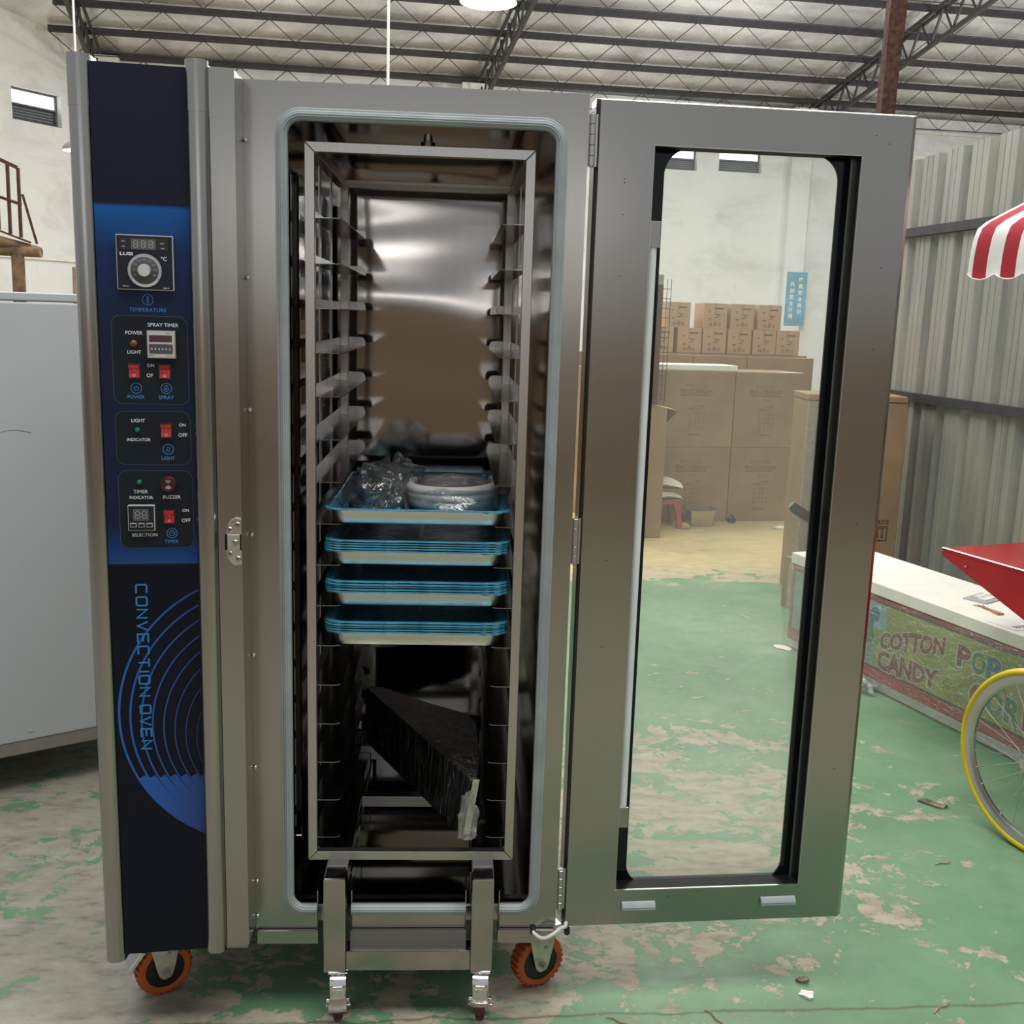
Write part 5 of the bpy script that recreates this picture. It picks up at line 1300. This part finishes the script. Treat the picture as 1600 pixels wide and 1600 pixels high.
mb = MB(); mb.box(-.006, .20, -.009, -.004, .05, 1.12); mb.build('film_cover', 'wrap', tc)
# cotton candy machine cart lying wrapped on white foam
AX = R(-17.5); WX = Vector((math.sin(AX), math.cos(AX), 0)); WN = Vector((-WX.y, WX.x, 0))   # WN points to the aisle
Q0 = Vector((2.206, 2.16, 0))
def wq(s, d, z): return Q0+WX*s-WN*d+Vector((0, 0, z))
def wbx(mb, s0, s1, d0, d1, z0, z1):
    mb.add([wq(s0,d0,z0),wq(s1,d0,z0),wq(s1,d1,z0),wq(s0,d1,z0),wq(s0,d0,z1),wq(s1,d0,z1),wq(s1,d1,z1),wq(s0,d1,z1)],
           [(0,3,2,1),(4,5,6,7),(0,1,5,4),(1,2,6,5),(2,3,7,6),(3,0,4,7)]); return mb
wc = thing('wrapped_cart', 'wrapped red machine body with cotton candy sign lying on the floor', 'machine', tuple(wq(-.3, .2, 0)))
S0, S1 = -1.18, .55
wbx(MB(), S0, S1, .012, .41, 0, .040).build('foam_base', 'foamg', wc, bevel=.004)
wbx(MB(), S0, S1, .010, .41, .040, .412).build('red_body', 'redp', wc, bevel=.006)
wbx(MB(), S0, S1, 0.0, .42, .412, .465).build('foam_top', 'foam', wc, bevel=.004)
def sgn(mb, s, z, dd_=.0): return wq(s, .009-dd_, z)
sd = -WX  # reading direction, left to right seen from the aisle
def srect(s0, s1, z0, z1, dd_): return [wq(s, .0095-dd_, z) for s, z in ((s0, z0), (s1, z0), (s1, z1), (s0, z1))]
ZB, ZT = .100, .380
mb = MB(); mb.add(srect(-1.16, .53, ZB-.010, ZT+.010, 0), [(0, 1, 2, 3)]); sg = mb.build('sign_border', 'signb', wc)
mb = MB(); mb.add(srect(-1.15, .52, ZB, ZT, .0006), [(0, 1, 2, 3)]); mb.build('sign_gold_line', 'signy', wc)
mb = MB(); mb.add(srect(-1.145, .515, ZB+.005, ZT-.005, .0012), [(0, 1, 2, 3)]); mb.build('sign_field', 'signg', wc)
def stext(body, s, z, wd, ht, mat, dd_, bold=.03, shear=0, warp=None):
    mb = MB(); text_into(mb, body, wq(s, .0095-dd_, z), sd, ZV, wd, ht, bold, shear, warp); return mb.build('sign_lettering', mat, wc)
wc_ = lambda X, Y: (X, Y*(1+.12*math.cos(X*24))+.24*X)
wd_ = lambda X, Y: (X, Y*(1+.10*math.cos(X*20+1))+.06*X)
stext('COTTON', -.283, .268, .375, .092, 'signwht', .0018, .10, 0, wc_); stext('COTTON', -.283, .268, .365, .080, 'signred', .0026, .05, 0, wc_)
stext('CANDY', -.270, .152, .360, .098, 'signwht', .0018, .10, 0, wd_); stext('CANDY', -.270, .152, .350, .086, 'signred', .0026, .05, 0, wd_)
for chx, s, mt in (('P', -.565, 'signred'), ('O', -.640, 'signgn'), ('P', -.712, 'signbl')):
    stext(chx, s, .300, .078, .100, 'signwht', .0018, .10); stext(chx, s, .300, .066, .086, mt, .0026, .05)
for chx, s, mt in (('C', -.650, 'signred'), ('O', -.735, 'signgn'), ('R', -.82, 'signgn'), ('N', -.905, 'signred')):
    stext(chx, s, .172, .088, .110, 'signwht', .0018, .10); stext(chx, s, .172, .076, .096, mt, .0026, .05)
mb = MB()
for s, z, r_ in ((-.492, .164, .026), (-.535, .160, .014), (-.565, .185, .012), (-.55, .130, .016), (-.515, .118, .014), (-.36, .305, .013), (-.40, .255, .012), (-.30, .312, .010)):
    pts = [wq(s+(r_ if i % 2 == 0 else r_*.45)*math.cos(R(90+36*i)), .0095-.0020, z+(r_ if i % 2 == 0 else r_*.45)*math.sin(R(90+36*i))) for i in range(10)]
    pin = [wq(s+(r_ if i % 2 == 0 else r_*.45)*.68*math.cos(R(90+36*i)), .0095-.0020, z+(r_ if i % 2 == 0 else r_*.45)*.68*math.sin(R(90+36*i))) for i in range(10)]
    mb.add(pts+pin, [(i, (i+1) % 10, (i+1) % 10+10, i+10) for i in range(10)])
mb.build('sign_stars', 'signbr', wc)
mb = MB(); mb.add(srect(-.13, .09, .27, ZT-.005, .0016), [(0, 1, 2, 3)]); mb.add(srect(-.06, .51, ZB+.005, ZT-.005, .0015), [(0, 1, 2, 3)]); mb.build('sign_balloons', 'signcy', wc)
mb = MB()
for s, z, r_ in ((-.055, .325, .030), (.0, .29, .05)): mb.add([wq(s+r_*math.cos(R(a)), .0095-.0021, z+r_*1.1*math.sin(R(a))) for a in range(0, 360, 20)], [tuple(range(18))])
mb.build('sign_balloons', 'signbl', wc)
mb = MB(); mb.add([wq(-.02+.036*math.cos(R(a)), .0095-.0024, .235+.045*math.sin(R(a))) for a in range(0, 360, 20)], [tuple(range(18))]); mb.build('sign_balloons', 'signgn', wc)
mb = MB(); nU, nV = 90, 16
def wr_(u, v):
    s = S0-.005+(S1-S0+.01)*u; z = .012+.40*v
    b_ = .004+.008*abs(noise.noise(Vector((s*3, z*22, 2))))+.006*noise.noise(Vector((s*9, z*40, 7)))
    return wq(s, .004-b_-.004, z)
mb.grid(wr_, nU, nV); mb.build('stretch_wrap', 'wrap', wc)
mb = MB(); rng = random.Random(8)
bag(wq(-.04, -.03, 0).x, wq(-.04, -.03, 0).y, 0, .05, .10, .028, 5, 4, .5).build('wrap_tail', 'bag', wc)
cbk = thing('cardboard_block', 'low grey brown carton just behind the far end of the wrapped machine', 'carton', (2.33, 3.35, 0))
qs = [(2.245, 3.40), (2.285, 3.27), (2.42, 3.30), (2.38, 3.43)]
mb = MB(); mb.prism(qs, 0, .285, 'z')
mb.build('card_sheet', 'card3', cbk)
# things on the foam top
pk = thing('clear_packet', 'grey clear packet of papers on the foam top', 'packet', tuple(wq(-.385, .26, .465)), R(35), local=True)
mb = MB(); mb.box(-.075, .075, -.05, .05, 0, .006); mb.build('packet', 'tubegl', pk, bevel=.002)
mb = MB(); mb.box(-.045, .05, -.030, .004, .006, .0085); mb.box(-.02, .07, .008, .035, .006, .0085); mb.build('papers', 'paper', pk)
tg = thing('tied_raffia', 'tan twisted raffia bundle on the foam top', 'raffia', tuple(wq(-.525, .145, .465)), R(10), local=True)
mb = MB(); mb.loft([[Vector((y*wx, x, .004+.004*(1 if wz else -1)*hz)) for y, wz in ((-1, 0), (1, 0), (1, 1), (-1, 1))] for x, wx, hz in ((-.07, .014, 1), (-.03, .010, 1), (.0, .005, .8), (.02, .008, .6))], smooth=False)
for k in (-1, 0, 1): mb.tube([(0, .015, .005), (.012*k, .045, .005), (.022*k, .062, .005)], .0024, 5)
mb.build('strands', 'wood2', tg)
ps = thing('printed_sheet', 'white printed sheet lying on the foam top near its edge', 'paper', tuple(wq(-.70, .12, .465)), R(20), local=True)
mb = MB()
mb.grid(lambda u, v: Vector(((u-.5)*.20, (v-.5)*.14, .001+.010*max(0, u-.7)**1.3*2)), 10, 4); mb.build('sheet', 'paper', ps)
mb = MB(); rng = random.Random(6)
for k, zz in enumerate((-.045, -.032)):
    x = -.07
    while x < .05:
        w_ = rng.uniform(.006, .014); mb.add([(x, zz, .0022), (x+w_, zz, .0022), (x+w_, zz+.005, .0022), (x, zz+.005, .0022)], [(0, 1, 2, 3)]); x += w_+.004
    
mb.build('printing', 'inkb', ps)
# the red vending cart at the right edge
VX = Vector((math.sin(R(-18.5)), math.cos(R(-18.5)), 0)); VN = Vector((VX.y, -VX.x, 0))   # VX points away, VN inwards (to the right)
T0 = Vector((2.085, 1.286, 0))
def vq(s, d, z): return T0-VX*s+VN*d+Vector((0, 0, z))
vc = thing('vending_cart', 'red vending cart with striped canopy and yellow wheel at the right edge', 'cart', (2.3, .8, 0))
mb = MB(); TOPZ = .80
mb.add([vq(0, 0, TOPZ), vq(1.15, 0, TOPZ), vq(1.15, .52, TOPZ), vq(0, .52, TOPZ), vq(0, 0, TOPZ-.012), vq(1.15, 0, TOPZ-.012), vq(1.15, .52, TOPZ-.012), vq(0, .52, TOPZ-.012)], [(0,1,2,3),(7,6,5,4),(0,4,5,1),(1,5,6,2),(2,6,7,3),(3,7,4,0)])
mb.build('counter_top', 'redp', vc, bevel=.001)
mb = MB(); mb.add([vq(-.002, -.003, TOPZ+.0005), vq(1.15, -.003, TOPZ+.0005), vq(1.15, .004, TOPZ+.0025), vq(-.002, .004, TOPZ+.0025)], [(0, 1, 2, 3)]); mb.build('counter_edge', 'rim', vc)
mb = MB(); poly = [(0, TOPZ-.012), (1.15, TOPZ-.012), (1.15, .50), (.78, .50), (.0, TOPZ-.024)]
n = 5; mb.add([vq(s, -.001, z) for s, z in poly]+[vq(s, .012, z) for s, z in poly], [(4, 3, 2, 1, 0), (5, 6, 7, 8, 9)]+[(i, (i+1) % n, (i+1) % n+n, i+n) for i in range(n)]); mb.build('side_panel', 'redp', vc)
mb = MB(); mb.add([vq(s, .51, z) for s, z in poly]+[vq(s, .522, z) for s, z in poly], [(4, 3, 2, 1, 0), (5, 6, 7, 8, 9)]+[(i, (i+1) % n, (i+1) % n+n, i+n) for i in range(n)]); mb.build('side_panel', 'redp', vc)
mb = MB(); c = vq(.115, -.004, .762); mb.tube([c, c-VN*.004], .0042, 10); mb.build('panel_screw', 'chrome', vc)
mb = MB(); mb.beam(vq(.80, .03, 0), vq(.80, .03, .62), .03); mb.beam(vq(.80, .49, 0), vq(.80, .49, .62), .03); mb.build('support_leg', 'redp', vc)
for d in (.03, .49):
    mb = MB(); mb.tube([vq(.62, d, TOPZ), vq(.62, d, 1.98)], .011, 10); mb.build('canopy_pole', 'rim', vc)
# wheel
WR = .28; wx = R(-19); wax = Vector((math.sin(wx), math.cos(wx), 0)); wcx = Vector((2.147, .698, WR)); wn = Vector((wax.y, -wax.x, 0))
def wheel_ring(rad, tube_r, seg, n=72, sq=1.0, off=0):
    rings = []
    for i in range(n):
        a = 2*PI*i/n; rd = wax*math.cos(a)+Vector((0, 0, 1))*math.sin(a)
        rings.append([wcx+rd*(rad+tube_r*math.cos(2*PI*j/seg))+wn*(tube_r*sq*math.sin(2*PI*j/seg)+off) for j in range(seg)])
    return MB().loft(rings, closed=True)
wh = wheel_ring(WR-.0125, .0125, 12, sq=1.25).build('tyre', 'yellow', vc)
mb = MB(); rings = []
for i in range(72):
    a = 2*PI*i/72; rd = wax*math.cos(a)+Vector((0, 0, 1))*math.sin(a)
    rings.append([wcx+rd*r_+wn*o_ for r_, o_ in ((WR-.020, -.011), (WR-.042, -.010), (WR-.050, -.004), (WR-.050, .004), (WR-.042, .010), (WR-.020, .011))])
mb.loft(rings, closed=True); mb.build('rim', 'rim', wh)
mb = MB()
for i in range(28):
    a = 2*PI*i/28; e = a+(.42 if (i//2) % 2 else -.42); sd_ = .03 if i % 2 else -.03
    rd = wax*math.cos(a)+Vector((0, 0, 1))*math.sin(a); rh = wax*math.cos(e)+Vector((0, 0, 1))*math.sin(e)
    mb.tube([wcx+rd*(WR-.048), wcx+rh*.020+wn*sd_], .0013, 5)
mb.build('spokes', 'rim', wh)
mb = MB(); mb.tube([wcx-wn*.045, wcx+wn*.045], .020, 14); mb.tube([wcx-wn*.055, wcx+wn*.62], .008, 8); mb.build('axle', 'rim', wh)
mb = MB(); mb.beam(vq(.62, .02, .29), vq(.62, .02, .66), .03); mb.build('axle_bracket', 'redp', vc)
# canopy: striped cloth over a bowed frame
C0 = Vector((2.148, 1.442, 0))
def cq2(s, d, z): return C0-VX*s+VN*d+Vector((0, 0, z))
CPROF = [(0, 1.735), (.001, 1.77), (.004, 1.80), (.010, 1.838), (.024, 1.872), (.06, 1.897), (.13, 1.93), (.22, 1.972), (.31, 1.995)]
CPROF = CPROF+[(.62-d, z) for d, z in CPROF[-2::-1]]
def can_pt(u, j):
    d, z = CPROF[j]; return cq2(-.004+1.2*u, d, z)
NU = 120; sw = .0585
mb = MB(); V = []; Fs = []; mi = []
cols_ = NU; rows_ = len(CPROF)-1
for side in (0,):
    for i in range(cols_+1):
        u = i/cols_; s = 1.2*u
        drop = .022*abs(math.sin(PI*s/.117))**.6
        q = []
        q.append(cq2(s, -.004, 1.722-drop+.0)); 
        for j in range(rows_+1): q.append(can_pt(u, j))
        q.append(cq2(s, .624, 1.722-drop))
        V += q
    nn = rows_+3
    for i in range(cols_):
        for j in range(nn-1):
            Fs.append((i*nn+j, (i+1)*nn+j, (i+1)*nn+j+1, i*nn+j+1)); mi.append(int((1.2*(i+.5)/cols_-.020)/sw+1) % 2)
o_ = len(mb.v)
for f, m_ in zip(Fs, mi):
    mb.mi = m_; mb.f.append(list(f)); mb.m.append(m_); mb.sm.append(True)
mb.v = [Vector(p) for p in V]
cn = mb.build('canopy', ['fabw', 'fabr'], vc)
mb = MB(); P = []
for i in range(cols_+1):
    s = 1.2*i/cols_; P.append(cq2(s, -.0045, 1.722-.022*abs(math.sin(PI*s/.117))**.6))
mb.tube(P, .0028, 5); mb.build('canopy_piping', 'fabw', cn)
mb = MB()
for s in (.03, 1.1):
    mb.tube([cq2(s, d+(.009 if d < .31 else -.009 if d > .31 else 0), z-.010) for d, z in CPROF], .005, 6)
mb.tube([cq2(.03, 0.008, 1.75), cq2(1.1, .008, 1.75)], .006, 6); mb.tube([cq2(.03, .612, 1.75), cq2(1.1, .612, 1.75)], .006, 6); mb.build('canopy_frame', 'rim', vc)

# ------------------------------------------------------------------ scraps on the floor
def scrap(name, lab, cat, c, s_, mt, rot, seed):
    t = thing(name, lab, cat, (*c, 0), R(rot), local=True); mb = MB(); rng = random.Random(seed)
    nn = 9; P = [(s_[0]*math.cos(2*PI*i/nn)*rng.uniform(.6, 1.1), s_[1]*math.sin(2*PI*i/nn)*rng.uniform(.6, 1.1)) for i in range(nn)]
    top = [Vector((x, y, s_[2]*rng.uniform(.2, 1))) for x, y in P]; bot = [Vector((x*.97, y*.97, .0004)) for x, y in P]
    mid = Vector((0, 0, s_[2]*.6))
    mb.add(bot+top+[mid], [tuple(range(nn))[::-1]]+[(i, (i+1) % nn, (i+1) % nn+nn, i+nn) for i in range(nn)]+[(i+nn, (i+1) % nn+nn, 2*nn) for i in range(nn)]); mb.build('scrap_sheet', mt, t); return t
scrap('torn_scrap', 'dark torn scrap on the green floor between door and yellow wheel', 'scrap', (2.007, .995), (.055, .022, .014), 'debris', -35, 1)
scrap('crumpled_scrap', 'crumpled grey scrap on the floor below the open door', 'scrap', (1.262, .085), (.018, .014, .012), 'debris', 20, 2)
scrap('foil_scrap', 'pale shiny scrap on the floor just in front of the crumpled one', 'scrap', (1.255, .030), (.016, .022, .008), 'paper', 70, 3)
scrap('white_scrap', 'small white paper on the green floor behind the glass, near the wrapped cart', 'paper', (2.02, 2.645), (.045, .05, .004), 'paper', 10, 4)
for i, (x, y, a, l, lb) in enumerate(((1.555, -.02, 35, .035, 'short straw twig on the floor joint at the right'), (1.02, -.045, 120, .03, 'short twig on the floor below the door hinge side'), (1.86, .62, 15, .03, 'bent straw on the green floor left of the yellow wheel'), (.80, -.055, 150, .028, 'twig on the floor joint right of the trolley'))):
    t = thing('twig', lb, 'twig', (x, y, 0), R(a), local=True); mb = MB(); mb.tube([(-l, 0, .0022), (-l*.2, .004, .003), (l*.4, -.002, .0025), (l, .003, .0022)], [.0012, .0018, .0016, .0008], 6); mb.build('stem', 'wood2', t)
